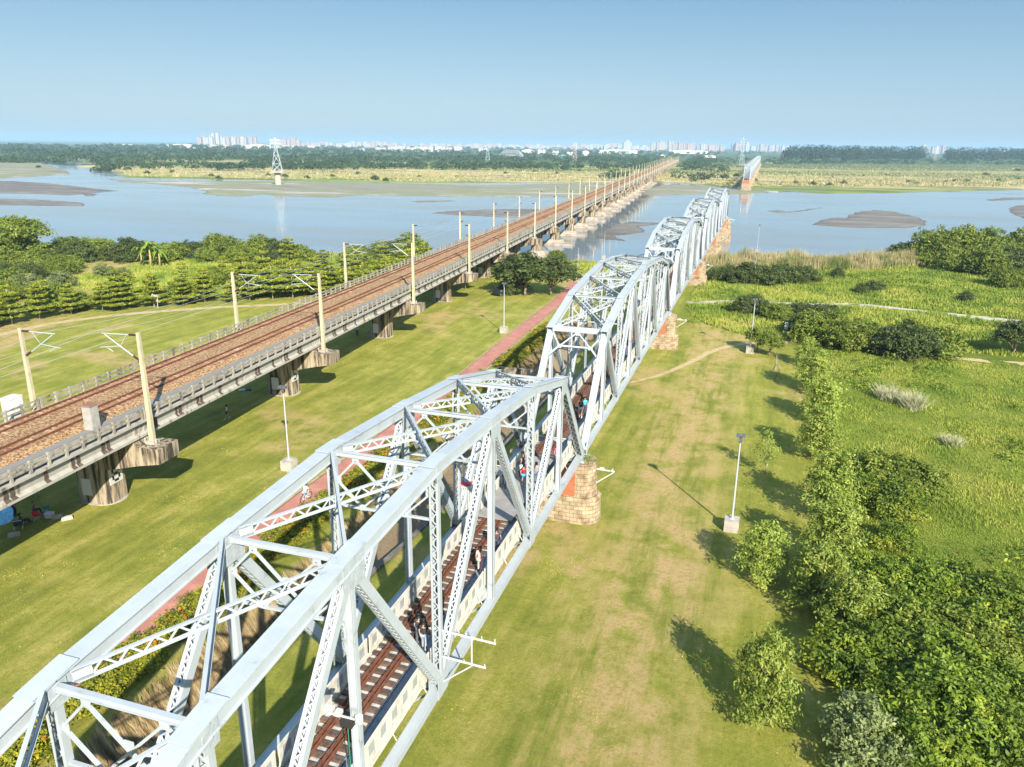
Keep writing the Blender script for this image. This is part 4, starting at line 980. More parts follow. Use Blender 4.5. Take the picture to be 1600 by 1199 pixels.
tag(link('low_scrub', fast_mesh('low_scrub', leafcloud(np.concatenate(P), np.concatenate(Q), .34, r_, .5, .6), 4, L_BUSH)), 'low leafy scrub scattered through the tall grass', 'scrub', kind='stuff')
for i,(u,v) in enumerate(((893,392),(915,396),(932,392),(955,398),(972,395),(990,400),(1004,398),(880,386))):
    p = at(u,v,GZ); plant('bigbush', p.x, min(p.y, float(interp(near_edge,p.x))-3), .45, ORD1(i)+' low bush on the bank between the viaduct and the old bridge', 'bush', 'low bushes on the bank between the bridges', 'bush')
t = plant('round', 16.7, 65.5, .62, 'small round tree half covering a lamp block by the dirt track', 'tree', k=0)
t = plant('round', 18.6, 63.2, .55, 'thin trunked light green tree right behind the propped saplings', 'tree', k=1)
for (x,y,lab) in ((19.6,50,'bare staked sapling on three props, the nearer of two'),(19.4,55,'bare staked sapling on three props, the farther of two')):
    t = thing('staked_sapling', lab, 'sapling', (x,y,GZ), 0, 'staked saplings')
    mb = MB(); mb.tube([(0,0,0),(.05,0,1.5),(-.05,.05,2.6)],[.04,.03,.01],5)
    for a in range(6): mb.tube([(0,0,1.4+a*.15),(.5*math.cos(a*2.2),.5*math.sin(a*2.2),2.2+a*.2)],[.02,.006],4)
    mb.build('trunk', PALEBARK, t)
    mb = MB()
    for a in range(3): mb.tube([(.7*math.cos(a*2.1),.7*math.sin(a*2.1),0),(0,0,1.1)],.03,5)
    mb.build('prop', DARK, t)
rng = np.random.default_rng(77)
# thicket at lower right
thk = [(1345,912,.9),(1380,940,1.),(1335,985,1.05),(1385,1000,1.1),(1440,962,1.1),(1490,935,1.),(1345,1050,1.1),(1400,1052,1.15),(1450,1030,1.2),(1500,1005,1.2),(1550,980,1.15),(1430,1112,1.1),(1480,1085,1.2),(1530,1062,1.2),(1580,1042,1.2),(1470,1150,1.2),(1520,1132,1.2),(1572,1112,1.2),(1352,1192,1.0),(1420,1188,1.15),(1560,1185,1.2),(1605,1150,1.2),(1600,985,1.),(1372,764,1.2),(1412,776,1.25),(1394,806,1.1),(1346,790,.95),(1400,856,.75),(1310,925,.8),(1440,905,.6)]
for i,(u,v,q) in enumerate(sorted(thk, key=lambda a: a[1])):
    p = at(u,v,GZ); key = 'grey' if (u,v) in ((1352,1192),) else 'bigbush' if (u,v) in ((1372,764),(1412,776),(1450,1030),(1530,1062)) else 'bush'
    q2 = q*.55 if key == 'bigbush' else q*.8 if key == 'grey' else q
    plant(key, p.x, p.y, q2*rng.uniform(.95,1.1), ORD1(i)+(' vivid green shrub' if key == 'bush' else ' dense leafy shrub' if key == 'bigbush' else ' grey green shrub')+' of the right thicket, counted from its top', 'shrub', 'shrubs of the lower right thicket', 'shrub')
for i,(x,y,dx,dy,h) in enumerate(((36,-12,-2.5,3,3.5),(38.5,-8,-.7,2.5,4),(37.5,-16,-1,.5,2.6),(40.5,-20,1,1,3))):
    t = tag(MB().tube([(0,0,0),(dx*.5,dy*.5,h*.6),(dx,dy,h)],[.06,.045,.015],6).build('dry_stem', PALEBARK), ['long leaning dry stem above the thicket','upright dry stem at the thicket\'s right','short broken dry stem in the thicket','dry stem at the right frame edge'][i], 'dead stem'); t.location = (x,y,GZ+.6)
# mid right trees
midR = [(27,76.5,1.0,'bigbush','grey green tree left of the big dark one beyond the field'),(31,73,.95,'bigbush','rounded tree in the clump over the far dirt track'),(24.5,82,.7,'bigdark','low dark tree at the left end of the clump beyond the field'),(38.6,71.5,1.05,'bigdark','big dark tree on the dirt track beyond the field'),(43,73.5,.9,'bigbush','paler half of the big dark tree beyond the field'),(55.5,77,.85,'darkround','small dark tree on the track at the right'),(60.5,77,1.05,'darkround','small dark tree cut by the right frame edge'),(34.5,75.5,.85,'bigdark','dark tree wedged between the two big ones on the track'),
 (15.5,95,.75,'bigdark','dark bush in the tall grass behind the lamp post'),(20,90,.6,'bigbush','pale bush in the tall grass right of the lamp post'),(28,91,.75,'bigdark','small tree just before the gravel track'),(24,93,.6,'bigdark','dark shrub in front of the gravel track')]
for x,y,s,k,lab in midR: plant(k, x, y, s, lab, 'tree', 'trees beyond the right field')
bk = [(9,133,.75),(13,131,.95),(18,131,1.0),(23,134,.95),(27,137,.75),(6,131,.7),(42,131,.6),(38,127,.45),(58,121,.45),(35,147,.5)]
for i,(x,y,s) in enumerate(bk): plant('bigdark' if i < 5 else 'darkbush', x, y, s*(1.0 if i < 5 else 1.3), 'dark bush '+['at the left of the riverside clump','next to the third lamp, left','right behind the third lamp','in the middle of the riverside clump','at the right end of the riverside clump','close to the third stone pier','alone in the sloping meadow','beside the lone meadow bush','low in the bright meadow','under the reed crest'][i], 'bush', 'dark bushes on the river meadow', 'bush')
rg = [(56,186,1.0),(62,184,1.5),(69,190,1.7),(66,200,1.5),(77,188,1.6),(87,192,1.6),(98,198,1.7),(64,168,.9),(71,164,1.2),(79,168,1.25),(88,166,1.2),(72,148,.8),(80,150,.9),(90,178,1.4),(100,182,1.6),(84,158,.9),(108,205,1.6)]
nm = ['at the left tip of','high at the front of','crowning','behind the left of','in the middle of','right of the middle of','topping the right of','low at the front of','filling the front of','pale in the centre of','on the right flank of','spreading below','trailing below','deep in','near the frame edge in','low on the right of','at the far right of']
for i,(x,y,s) in enumerate(rg): plant('bigdark' if i % 3 == 0 else 'bigbush', x, y, (s*1.05,s*1.05,s*1.15), 'broad green tree '+nm[i]+' the riverside grove at right', 'tree', 'riverside grove on the right')
plant('darkbush', 9.5, 186, .8, 'dark bush on the bank right of the last near pier', 'bush', name='bush')
plant('farbush', 46, 196, .3, 'small dark bush on the reed crest against the river', 'bush', name='bush')
# round trees beside viaduct
for x,y,s,k,lab in ((-32.1,98.2,(1.9,1.9,1.35),'darkround','large round tree with forked pale trunk beside the viaduct'),(-26.9,100.6,(1.6,1.6,1.25),'darkround','round tree touching the larger one by the red path'),(-35.5,99.5,1.2,'darkbush','dark shrub at the foot of the round trees'),(-35,136,.75,'round','lone bush on the bank beneath the viaduct')):
    plant(k, x, y, s, lab, 'tree')
# left grove: tiered trees behind the path
def lp(x): return float(np.interp(x, [-110,-104,-99,-93,-85,-77,-68,-58], [30,47,55,61,68.5,74,81,90]))
LPATH = [(-108,6),(-104.5,18),(-104,32),(-103,42),(-98.5,51),(-92.8,57.3),(-85,64.5),(-77.2,69.8),(-68,77),(-58,87),(-50,96)]
def walk(off, n, j=.8):
    L = [0]
    for a, b_ in zip(LPATH[:-1], LPATH[1:]): L.append(L[-1]+math.dist(a, b_))
    out = []
    for i in range(n):
        q = L[-1]*(i+.5)/n+rng.uniform(-j,j); x = float(np.interp(q, L, [p[0] for p in LPATH])); y = float(np.interp(q, L, [p[1] for p in LPATH]))
        x2 = float(np.interp(q+1, L, [p[0] for p in LPATH])); y2 = float(np.interp(q+1, L, [p[1] for p in LPATH])); d = Vector((x2-x, y2-y)); d = d.normalized() if d.length > .1 else Vector((.7,.7))
        out.append((x-d.y*off+rng.uniform(-.6,.6), y+d.x*off+rng.uniform(-.6,.6)))
    return out
spots = [(x,y,rng.uniform(.85,1.15)) for x,y in walk(5.6,26)]+[(x,y,rng.uniform(.85,1.1)) for x,y in walk(11,22)]+[(x,y,rng.uniform(.95,1.15)) for x,y in walk(16.5,12)[3:]]+[(-47,101,1.1),(-52,112,1.2),(-60,108,1.2),(-48,121,1.1),(-66,100,1.15),(-56,122,1.2)]
def px(x, y, z=GZ):
    d = Vector((x,y,z))-CP; q = d.dot(fw); return 800+FPX*d.dot(rt2)/q, 599.5-FPX*d.dot(up2)/q
def meadow(x, y):
    u, v = px(x, y); return 115 < u < 300 and 404 < v < 446
for u_, v_ in [(415,452),(440,438),(468,449),(492,436),(515,446),(540,434),(560,443),(585,432),(605,438),(628,430),(400,436),(380,446),(350,440),(330,447),(455,425),(505,424),(550,422),(600,420),(640,424)]:
    p_ = at(u_, v_, GZ); spots.append((p_.x, p_.y, rng.uniform(.9,1.2)))
spots = [q for q in spots[:26]]+[q for q in spots[26:] if not meadow(q[0],q[1])]
NR2 = sum(1 for q in spots)
tl = ['yellow green','mid green','fresh green','dusky green']
for i,(x,y,s) in enumerate(spots):
    row = 'front' if i < 26 else 'second' if i < 48 else 'back' if i < 57 else 'viaduct side'
    j = i if i < 26 else i-26 if i < 48 else i-48 if i < 57 else i-57
    mixk = i >= 26 and i % 3 == 1
    plant('bigbush' if mixk else 'tier', x, y, (s*.62,s*.62,s*.72) if mixk else (s*rng.uniform(.85,1.2),s*rng.uniform(.85,1.2),s*rng.uniform(.75,1.2)), ORD1(j)+(' rounded' if mixk else ' tiered')+' tree from the left in the '+row+' row of the left grove', 'tree', 'tiered trees of the left grove')
lgp = [(22,408,1.25,'umbrella','huge spreading tree at the left edge against the river'),(-8,404,.9,'round','rounded tree at the left edge below the giant'),(122,409,1.05,'darkround','dark dome tree left of the slim riverside tree'),(162,399,.85,'round','round tree with shade beneath, left of the bananas'),(202,407,1.15,'darkround','dark dome tree just left of the banana clump'),(268,408,.95,'round','broad tree just right of the banana clump'),(296,404,1.0,'darkround','second dark tree right of the banana clump'),(345,400,1.15,'round','tall ragged tree on the bank above the grove'),(372,398,1.1,'round','second tall ragged tree on the bank'),(405,402,1.1,'round','broad bright tree on the bank, centre of the left grove'),(436,404,1.0,'darkround','narrow dark tree on the bank'),(640,402,1.2,'round','leafy tree right beside the left masts'),(612,404,.9,'darkround','dark tree next to the left masts'),
 (25,424,1.1,'round','lush tree mass at the left edge'),(62,426,1.0,'round','bright tree above the grey shrubs'),(98,428,.8,'round','low spreading tree left of the open meadow'),(5,448,1.0,'darkround','leafy tree at the extreme left'),(188,384,.62,'darkyoung','slim dark tree rising above the riverside'),(254,388,.25,'darkyoung','tiny lone tree top against the water'),(82,392,.8,'grey','brownish shrub on the river bank'),(173,391,.75,'grey','grey bush beside the slim riverside tree'),(476,408,.35,'darkyoung','small pointed tree against the water')]
lg = [(at(u,v,GZ).x, at(u,v,GZ).y, q, kk, lab) for u,v,q,kk,lab in lgp]
lgk = {'round':'bigbush','darkround':'bigdark'}
for x,y,s,kk,lab in lg:
    plant(lgk.get(kk,kk), x, min(y, float(interp(near_edge,x))-2), s*(1.05 if kk in lgk else 1.15), lab, 'tree')
fill = [(u+rng.uniform(-9,9), v+rng.uniform(-4,4)) for u, v in [(10,452),(38,440),(70,432),(100,425),(128,432),(20,425),(55,418),(90,410),(140,415),(5,470),(30,465),(150,440),(175,448),(300,395),(335,398),(370,392),(405,396),(440,392),(478,398),(515,394),(550,400),(585,398),(615,396),(640,402),(270,402),(330,412),(375,410),(420,412),(470,410),(560,412),(230,398),(205,396),(60,395),(90,392),(30,400),(5,410),(150,392),(180,392),(75,388),(95,390),(115,391),(135,393),(160,391),(185,390),(210,391),(235,392),(255,393),(280,394),(65,402),(100,401),(110,397),(45,398),(20,400)]]
for i,(u,v) in enumerate(sorted(fill)):
    p = at(u, v, GZ)
    if p.y > float(interp(near_edge, p.x))-2: p.y = float(interp(near_edge, p.x))-2
    if not meadow(p.x,p.y): plant(('bigbush','bigdark','bigbush')[i % 3], p.x, p.y, rng.uniform(.6,.95), ORD1(i)+' leafy tree from the left in the thick growth behind the left grove', 'tree', 'leafy trees behind the left grove')
for x,y,s,lab in ((at(45,462,GZ).x,at(45,462,GZ).y,1.15,'rounded grey green shrub behind the front grove, left'),(at(98,452,GZ).x,at(98,452,GZ).y,.95,'grey green shrub dome in the left grove'),(at(165,432,GZ).x,at(165,432,GZ).y,.75,'pinkish dry shrub patch in the left meadow'),(at(192,433,GZ).x,at(192,433,GZ).y,.55,'small dry shrub at the edge of the left meadow')): plant('grey', x, y, s, lab, 'shrub', name='shrub')
# banana clump
def banana(x, y, s, lab):
    rng = np.random.default_rng(int(abs(x*7))); t = thing('banana_plant', lab, 'banana plant', (x,y,GZ), 0, 'banana plants'); t.scale = (s,)*3
    st = MB(); lv = MB()
    st.tube([(0,0,0),(.1,0,1.6),(0,.1,3.2)],[.2,.16,.09],7)
    for i in range(11):
        a = i*2.4; L = rng.uniform(1.8,2.6); up_ = rng.uniform(.6,1.6); pts = []
        for q in range(6):
            f = q/5; r_ = L*f*.85; pts.append(Vector((math.cos(a)*r_, math.sin(a)*r_, 3.0+up_*2.2*f-2.4*f*f*(1.7-up_*.5))))
        sd = Vector((-math.sin(a),math.cos(a),0))
        for q in range(5):
            w0 = .32*math.sin(math.pi*(.12+.85*q/5)); w1 = .32*math.sin(math.pi*(.12+.85*(q+1)/5)); dz = Vector((0,0,.08))
            lv.quad(pts[q], pts[q]+sd*w0-dz, pts[q+1]+sd*w1-dz, pts[q+1]); lv.quad(pts[q], pts[q+1], pts[q+1]-sd*w1-dz, pts[q]-sd*w0-dz)
    st.build('stem', mat('banana_stem',(.36,.3,.1),.8), t, True); lv.build('leaves', L_BAN, t)
for a in ((*at(222,417,GZ).to_2d(),1.35,'tall banana plant at the left of the clump'),(*at(236,419,GZ).to_2d(),1.6,'tallest banana plant in the middle of the clump'),(*at(250,417,GZ).to_2d(),1.35,'banana plant at the right of the clump')): banana(*a)

# hedge along the red path
for i in range(44):
    y = -53+i*2.85
    if 38 < y < 43 or y > 88: continue
    t = plant('hedge', (-19.0 if y < 38 else -18.4)+rng.uniform(-.12,.12), y, (rng.uniform(1.15,1.4),rng.uniform(1.2,1.4),rng.uniform(1.0,1.3)), ORD1(i)+' yellow flowered hedge shrub from the near end along the red path', 'shrub', 'yellow flowered hedge shrubs along the red path', 'hedge_shrub')
    if i % 3 != 2:
        r3 = np.random.default_rng(i); nf = 26; C = np.stack([r3.normal(size=nf)*.42, r3.normal(size=nf)*.5, .75+r3.uniform(-.15,.35,nf)],1)
        link('flowers', fast_mesh('flowers', leafcloud(C, np.tile([0,0,1.],(nf,1)), .2, r3, .8), 4, L_ORG), t)['kind'] = 'stuff'
# ditch lining: dry reed screen and dark kerb
DRYW = mat('dry_brush_screen', (.28,.2,.11), .95, var=[(.36,(.1,.075,.035)),(.5,(.3,.22,.11)),(.66,(.55,.44,.26))], vs=1.3, detail=8, stretch=(.3,1.6,.1), trans=.2)
r4 = np.random.default_rng(5); nb_ = 16000
yy = np.concatenate([r4.uniform(-62,40,12000), r4.uniform(43,80,4000)]); tt = r4.uniform(0,1,nb_)
xx = np.interp(yy, DY, DL)+1.45*tt; xx[12000:] = -16.4+1.6*tt[12000:]; zz = height(xx, yy)-.05; hh = r4.uniform(.5,1.1,nb_)
V = np.empty((nb_,3,3)); wv = .04+r4.uniform(0,.05,nb_)
V[:,0] = np.stack([xx,yy-wv,zz],1); V[:,1] = np.stack([xx+.02,yy+wv,zz],1); V[:,2] = np.stack([xx-hh*.5+.14,yy+r4.normal(size=nb_)*.12,zz+hh*.85],1)
tag(link('dry_brush', fast_mesh('dry_brush', V.reshape(-1,3), 3, DRYW)), 'brown dry brush lining the ditch bank beside the hedge', 'brush', kind='stuff')
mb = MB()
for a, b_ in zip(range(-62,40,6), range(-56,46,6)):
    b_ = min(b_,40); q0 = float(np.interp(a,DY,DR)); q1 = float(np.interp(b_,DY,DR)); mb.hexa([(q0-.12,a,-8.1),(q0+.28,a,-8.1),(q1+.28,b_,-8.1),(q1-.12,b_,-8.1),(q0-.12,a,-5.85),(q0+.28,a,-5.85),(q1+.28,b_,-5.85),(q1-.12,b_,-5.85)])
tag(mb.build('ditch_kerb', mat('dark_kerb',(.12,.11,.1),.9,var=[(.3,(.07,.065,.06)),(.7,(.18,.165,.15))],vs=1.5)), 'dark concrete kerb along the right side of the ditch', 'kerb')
tag(MB().box(-18.6,-8.6,40.3,41.0,-7.9,-5.2).build('ditch_wall', CONCD), 'weathered concrete wall closing the end of the ditch', 'retaining wall')

# tall grass and reeds
def blades(name, n, region, h, w, m, label, seed, lean=.35, tri=True):
    r_ = np.random.default_rng(seed); XX = []; YY = []
    while sum(len(a) for a in XX) < n:
        x, y = region(r_, n); XX.append(x); YY.append(y)
    x = np.concatenate(XX)[:n]; y = np.concatenate(YY)[:n]; z = height(x, y)-.05
    cl = .55+.45*vnoise(x, y, 3.1, 3)+.2*vnoise(x,y,.9,7); hh = h*r_.uniform(.55,1.2,n)*np.clip(cl,.35,1.3); a = r_.uniform(0,6.28,n); ww = w*r_.uniform(.6,1.5,n)
    lx = lean*hh*(r_.normal(size=n)*.6-.35); ly = lean*hh*(r_.normal(size=n)*.6+.2)
    V = np.empty((n,3,3)); V[:,0] = np.stack([x-np.cos(a)*ww,y-np.sin(a)*ww,z],1); V[:,1] = np.stack([x+np.cos(a)*ww,y+np.sin(a)*ww,z],1); V[:,2] = np.stack([x+lx,y+ly,z+hh],1)
    return tag(link(name, fast_mesh(name, V.reshape(-1,3), 3, m)), label, 'grass', kind='stuff')
def in_track(x, y):
    return (np.abs(y-np.interp(x,[0,5.7,9.6,18,28,42,95],[42,52,63,73,74.3,72.2,75])) < 1.6) | (np.abs(y-np.interp(x,[2,12,24,37,52,66,95],[103,106,107,110,107,104,100])) < 1.7)
def regA(r_, n):
    y = -62+134*r_.uniform(0,1,n)**.9; x = 25.5+r_.uniform(0,1,n)**.9*(22+np.clip(y+62,0,200)*.45); k = ~in_track(x,y) & (x > 25.5+vnoise(x,y,5)*.8); return x[k], y[k]
def regB(r_, n):
    y = r_.uniform(76,190,n); x = 1+r_.uniform(0,1,n)*(50+(y-60)*.75); lim = np.interp(y,[76,82,90,100,190],[15,8,4,2.5,2.5])
    k = ~in_track(x,y) & (x > lim) & (y < interp(near_edge,x)-2); return x[k], y[k]
def regC(r_, n):
    x = -140+r_.uniform(0,1,n)*118; y = r_.uniform(70,160,n); k = (y > np.array([lp(q) for q in x])+9) & (y < interp(near_edge,x)-2) & ((x < -58) | (y > 138)); return x[k], y[k]
def regD(r_, n):
    x = r_.uniform(-3,70,n); e = interp(near_edge,x); y = e-r_.uniform(1,1,n)*(3+r_.uniform(0,1,n)*22); return x, y
def regE(r_, n):
    x = r_.uniform(-145,-30,n); e = interp(near_edge,x); y = e-2-r_.uniform(0,1,n)*9; return x, y
blades('tall_grass', 300000, regA, .6, .045, GRASSB, 'tall bright green grass filling the field at right', 1)
blades('tall_grass', 130000, regB, 1.1, .12, GRASSB, 'tall green grass on the meadow towards the river', 2)
blades('tall_grass', 70000, regC, 1.1, .13, GRASSB, 'green grass in the clearing behind the left grove', 3)
def regF(r_, n):
    u = r_.uniform(150,1640,n); v = 257+34*r_.uniform(0,1,n)**.8; P = [at(a,b_,-8.6) for a,b_ in zip(u,v)]; x = np.array([p.x for p in P]); y = np.array([p.y for p in P]); k = (y > interp(far_edge,x)+20) & (vnoise(x,y,60,8)+r_.normal(size=n)*.4 > -.2); return x[k], y[k]
blades('reed_bed', 34000, regF, 2.6, .8, REED, 'tan reeds and scrub on the far bank plain', 6, .2)
blades('reed_bed', 60000, regD, 4.6, .08, REED, 'straw coloured reeds on the crest of the near river bank', 4, .15)
blades('reed_bed', 16000, regE, 1.9, .08, REED, 'straw reeds along the left river bank', 5, .15)
for i,(x,y,s) in enumerate(((33.5,46,1),(36,43,.9),(43,4,1.1),(38,31,.8))):
    def rp(r_, n, x=x, y=y, s=s): a = r_.uniform(0,6.28,n); q = np.abs(r_.normal(size=n))*.62*s; return x+np.cos(a)*q, y+np.sin(a)*q
    o = blades('grass_clump', 1100, rp, 2.3*s, .045, PLUME, ['pale silvery grass plume clump in the field, left','pale silvery grass plume clump in the field, right','dry grass plume clump at the right edge','small plume clump behind the big field bush'][i], 10+i, .75)
    o['kind'] = ''; del o['kind']; o['category'] = 'grass clump'; o['group'] = 'silvery grass plume clumps'

LAWNB = mat('lawn_blade', (.3,.3,.05), .8, var=[(.36,(.13,.17,.025)),(.46,(.34,.35,.055)),(.55,(.55,.5,.13)),(.66,(.75,.6,.28))], vs=1.6, detail=10, trans=.2)
def regL(r_, n):
    x = r_.uniform(-75,26,n); y = -46+120*r_.uniform(0,1,n)**1.15; k = (np.abs(x+21.9) > 1.6) & ~((x > -19.8) & (x < -8.6) & (y < 42)) & ~in_track(x,y) & (height(x,y) > -6.3) & (vnoise(x,y,1.7,4)+vnoise(x,y,6,8)+r_.normal(size=n)*.5 > -.1); return x[k], y[k]
blades('lawn_grass', 210000, regL, .13, .045, LAWNB, 'short mown grass of the lawns on both sides of the old bridge', 8, .9)
# ------------------------------------------------------------------ far land: woods, bushes
def woods(name, n, reg, sz, m, label, seed, per=34, leaf=2.6, hgt=.8):
    r_ = np.random.default_rng(seed); x, y = reg(r_, n); n = len(x); s = sz*r_.uniform(.6,1.4,n); P = []; Q = []
    for k in range(per):
        d = r_.normal(size=(n,3)); d /= np.linalg.norm(d,axis=1)[:,None]; d[:,2] = np.abs(d[:,2])*1.2-.2
        P.append(np.stack([x,y,height(x,y)+s*hgt*.55],1)+d*np.stack([s*.75,s*.75,s*hgt*.55],1)); Q.append(d+np.array([0,0,.3]))
    return tag(link(name, fast_mesh(name, leafcloud(np.concatenate(P), np.concatenate(Q), leaf, r_, .8, .5), 4, m)), label, 'wood', kind='stuff')
def px_reg(u0, u1, v0, v1, z=-8., gap=None, sc=1.):
    def f(r_, n):
        u = r_.uniform(u0,u1,n); v = v0+(v1-v0)*r_.uniform(0,1,n); x = np.empty(n); y = np.empty(n)
        for i in range(n): p = at(u[i], v[i], z); x[i] = p.x; y[i] = p.y
        keep = vnoise(x, y, 130, 5)+vnoise(x,y,45,2)*.6+r_.normal(size=n)*.25 > (gap if gap is not None else -9)
        keep &= (np.abs((x+39.5)+.074*(y+10)) > 12) & (np.abs(x) > 8)
        return x[keep], y[keep]
    return f
woods('far_wood', 1500, px_reg(150,1110,252,266,gap=-.15), 7, L_FAR, 'broken belt of dark bushes across the far plain', 21)
woods('far_wood', 1300, px_reg(-60,1110,242,254,gap=-.5), 9, L_FAR, 'dense dark green wood behind the far bank', 22, leaf=3.6)
woods('far_wood', 1000, px_reg(-80,1700,234.5,243,gap=-.9), 12, L_FAR, 'bluish tree belt in front of the distant city', 23, leaf=5.5)
woods('far_wood', 500, px_reg(-80,1100,229.5,235,gap=-.4), 16, L_FAR, 'faint tree line at the edge of the distant city', 24, leaf=9)
woods('far_wood', 500, px_reg(1040,1650,248,259,gap=-.4), 8, L_FAR, 'dark thicket belt before the tall wood at right', 25)
woods('far_wood', 260, px_reg(940,1140,262,283,z=-9,gap=-.3), 6, L_FAR, 'dark thickets between the far bridge ends', 28, leaf=1.9)
woods('pine_wood', 430, px_reg(1225,1440,250,256), 17, L_PINE, 'tall dark wood on the right with a flat top', 26, per=60, leaf=3.2, hgt=1.65)
woods('pine_wood', 330, px_reg(1478,1660,250,257), 17, L_PINE, 'tall dark wood reaching the right frame edge', 27, per=60, leaf=3.2, hgt=1.65)
fb = [(587,281,.75),(602,283,.55),(480,279,.5),(520,276,.45),(655,277,.4),(714,277,.35),(790,272,.5),(836,270,.6),(870,272,.5),(905,268,.5),(330,276,.5),(342,279,.5),(230,272,.6),(270,270,.55),(1100,281,.8),(1132,279,.9),(1150,276,.7),(1212,275,.4),(1243,287,.5),(1270,289,.6),(1296,290,.5),(1319,288,.6),(1420,286,.5),(1433,288,.4),(1478,285,.4),(1492,284,.5),(1510,284,.5),(1560,283,.5),(1590,281,.5),(1590,268,.9),(1180,283,.5),(1085,284,.6),(60,262,.5),(420,275,.5),(446,277,.6),(560,272,.5),(1350,276,.4),(1385,275,.5),(1540,274,.7)]
for i,(u,v,s) in enumerate(fb):
    p = at(u,v,-8.8); side = 'left of the viaduct' if u < 1000 else 'right of the far truss spans' if u > 1190 else 'between the far bridge ends'
    plant('farbush', p.x, p.y, s*.9, ORD1(sum(1 for q in fb if q < (u,v,s)))+' dark bush from the left along the far bank', 'bush', 'scattered bushes on the far bank', 'bush', z=-8.9)
# ------------------------------------------------------------------ pylons, far arch bridge
def pylon(u, v, H, w, lab, ped=0, m=None):
    p = at(u, v, -9); t = thing('power_pylon', lab, 'pylon', (p.x,p.y,-9), .5, 'power pylons'); mb = MB(); th = H*.006
    if ped: MB().prism(capsule(2.6,1.8), (0,0,-2), (0,0,ped+2), (1,0,0), (0,1,0)).build('pedestal', CONCL, t); MB().box(-w*.62,w*.62,-w*.62,w*.62,ped,ped+.8).build('platform', CONCL, t)
    L = [(0,w/2),(.25,w*.36),(.5,w*.22),(.72,w*.1),(.86,w*.07),(1,w*.03)]
    for (f0,w0),(f1,w1) in zip(L[:-1],L[1:]):
        z0, z1 = ped+f0*(H-ped), ped+f1*(H-ped)
        c0 = [(w0,w0),(-w0,w0),(-w0,-w0),(w0,-w0)]; c1 = [(w1,w1),(-w1,w1),(-w1,-w1),(w1,-w1)]
        for i in range(4):
            j = (i+1) % 4; mb.beam((*c0[i],z0),(*c1[i],z1),th,th); mb.beam((*c0[i],z0),(*c1[j],z1),th*.7,th*.7); mb.beam((*c0[j],z0),(*c1[i],z1),th*.7,th*.7); mb.beam((*c1[i],z1),(*c1[j],z1),th*.7,th*.7)
    mb.build('lattice_tower', m or GALV, t); mb = MB()
    for f in (.72,.82,.92): z = ped+f*(H-ped); mb.beam((-w*.55,0,z),(w*.55,0,z+.1),th,th); mb.beam((-w*.55,0,z),(0,0,z+H*.04),th*.6,th*.6); mb.beam((w*.55,0,z),(0,0,z+H*.04),th*.6,th*.6)
    mb.build('cross_arm', m or GALV, t)
PYR = mat('red_white_pylon', (.6,.45,.42), .6)
pylon(435,289,38,8.5,'white lattice pylon on a concrete pillar standing in the mud flat',10)
pylon(762,257,36,10,'pale pylon beyond the fields left of the arch bridge')
pylon(898,254,42,10,'red and white pylon right of the arch bridge', m=PYR)
pylon(1157,262,52,10,'pylon on a pale base just left of the far truss spans',4)
pylon(1459,256,38,9,'pylon in the gap between the two tall woods', m=PYR)
p = at(779,248,-9); q = at(818,249,-9)
t = thing('arch_bridge', 'small pale steel arch bridge far away on the plain', 'bridge', (p.x,p.y,-5)); d = Vector((q.x-p.x,q.y-p.y,0)); mb = MB(); Hh = 17
for off in (0,8):
    o_ = Vector((0,off,0)); pts = [o_+d*f+Vector((0,0,Hh*min(1,math.sin(math.pi*f)*1.5)+.1)) for f in [k/10 for k in range(11)]]
    for a, b_ in zip(pts[:-1],pts[1:]): mb.beam(a,b_,1.6,1.6)
    for k in range(1,10):
        g0 = o_+d*((k-.5)/10); mb.beam(g0,pts[k],.8,.8); mb.beam(o_+d*((k+.5)/10),pts[k],.8,.8)
mb.build('arch', STEEL, t); MB().beam((0,4,0),d+Vector((0,4,0)),9,1.6).build('deck', CONC, t)
# ------------------------------------------------------------------ city and far buildings
bm_ = {}
def facade(name, col, dk, sx, sz):
    g = G(name, .7); w = g.step(g.math('SINE', g.math('MULTIPLY', g.math('ADD', g.x, g.y), sx)), .1, .3); h = g.step(g.math('SINE', g.math('MULTIPLY', g.z, sz)), -.2, .2)
    return g.out(g.mix(g.math('MULTIPLY', w, h), col, dk))
FA = [facade('pink_facade',(.4,.31,.3),(.22,.19,.2),.55,2.),facade('white_facade',(.42,.42,.42),(.27,.27,.3),.5,2.),facade('cream_facade',(.42,.38,.33),(.25,.22,.2),.6,2.),facade('grey_facade',(.4,.43,.5),(.2,.22,.28),.5,2.)]
SHED = mat('white_shed', (.55,.54,.5), .6); SHEDB = mat('blue_shed', (.1,.4,.45), .6)
def bmesh_variant(k):
    mb = MB()
    if k == 0: mb.box(-.5,.5,-.5,.5,0,1); mb.box(-.2,.15,-.2,.2,1,1.06)
    elif k == 1: mb.box(-.5,-.1,-.5,.5,0,1); mb.box(.1,.5,-.5,.5,0,.96); mb.box(-.1,.1,-.4,.4,0,.9); mb.box(-.4,-.2,-.2,.2,1,1.06); mb.box(.2,.4,-.2,.2,.96,1.03)
    elif k == 2: mb.box(-.5,.5,-.5,.5,0,.8); mb.box(-.3,.3,-.4,.4,.8,.93); mb.box(-.1,.1,-.2,.2,.93,1.06)
    else: mb.box(-.5,.5,-.5,.5,0,.8); mb.prism([(-.53,.8),(.53,.8),(0,1.05)], (0,-.52,0), (0,1.04,0), (1,0,0), (0,0,1))
    return mb
BV = {}
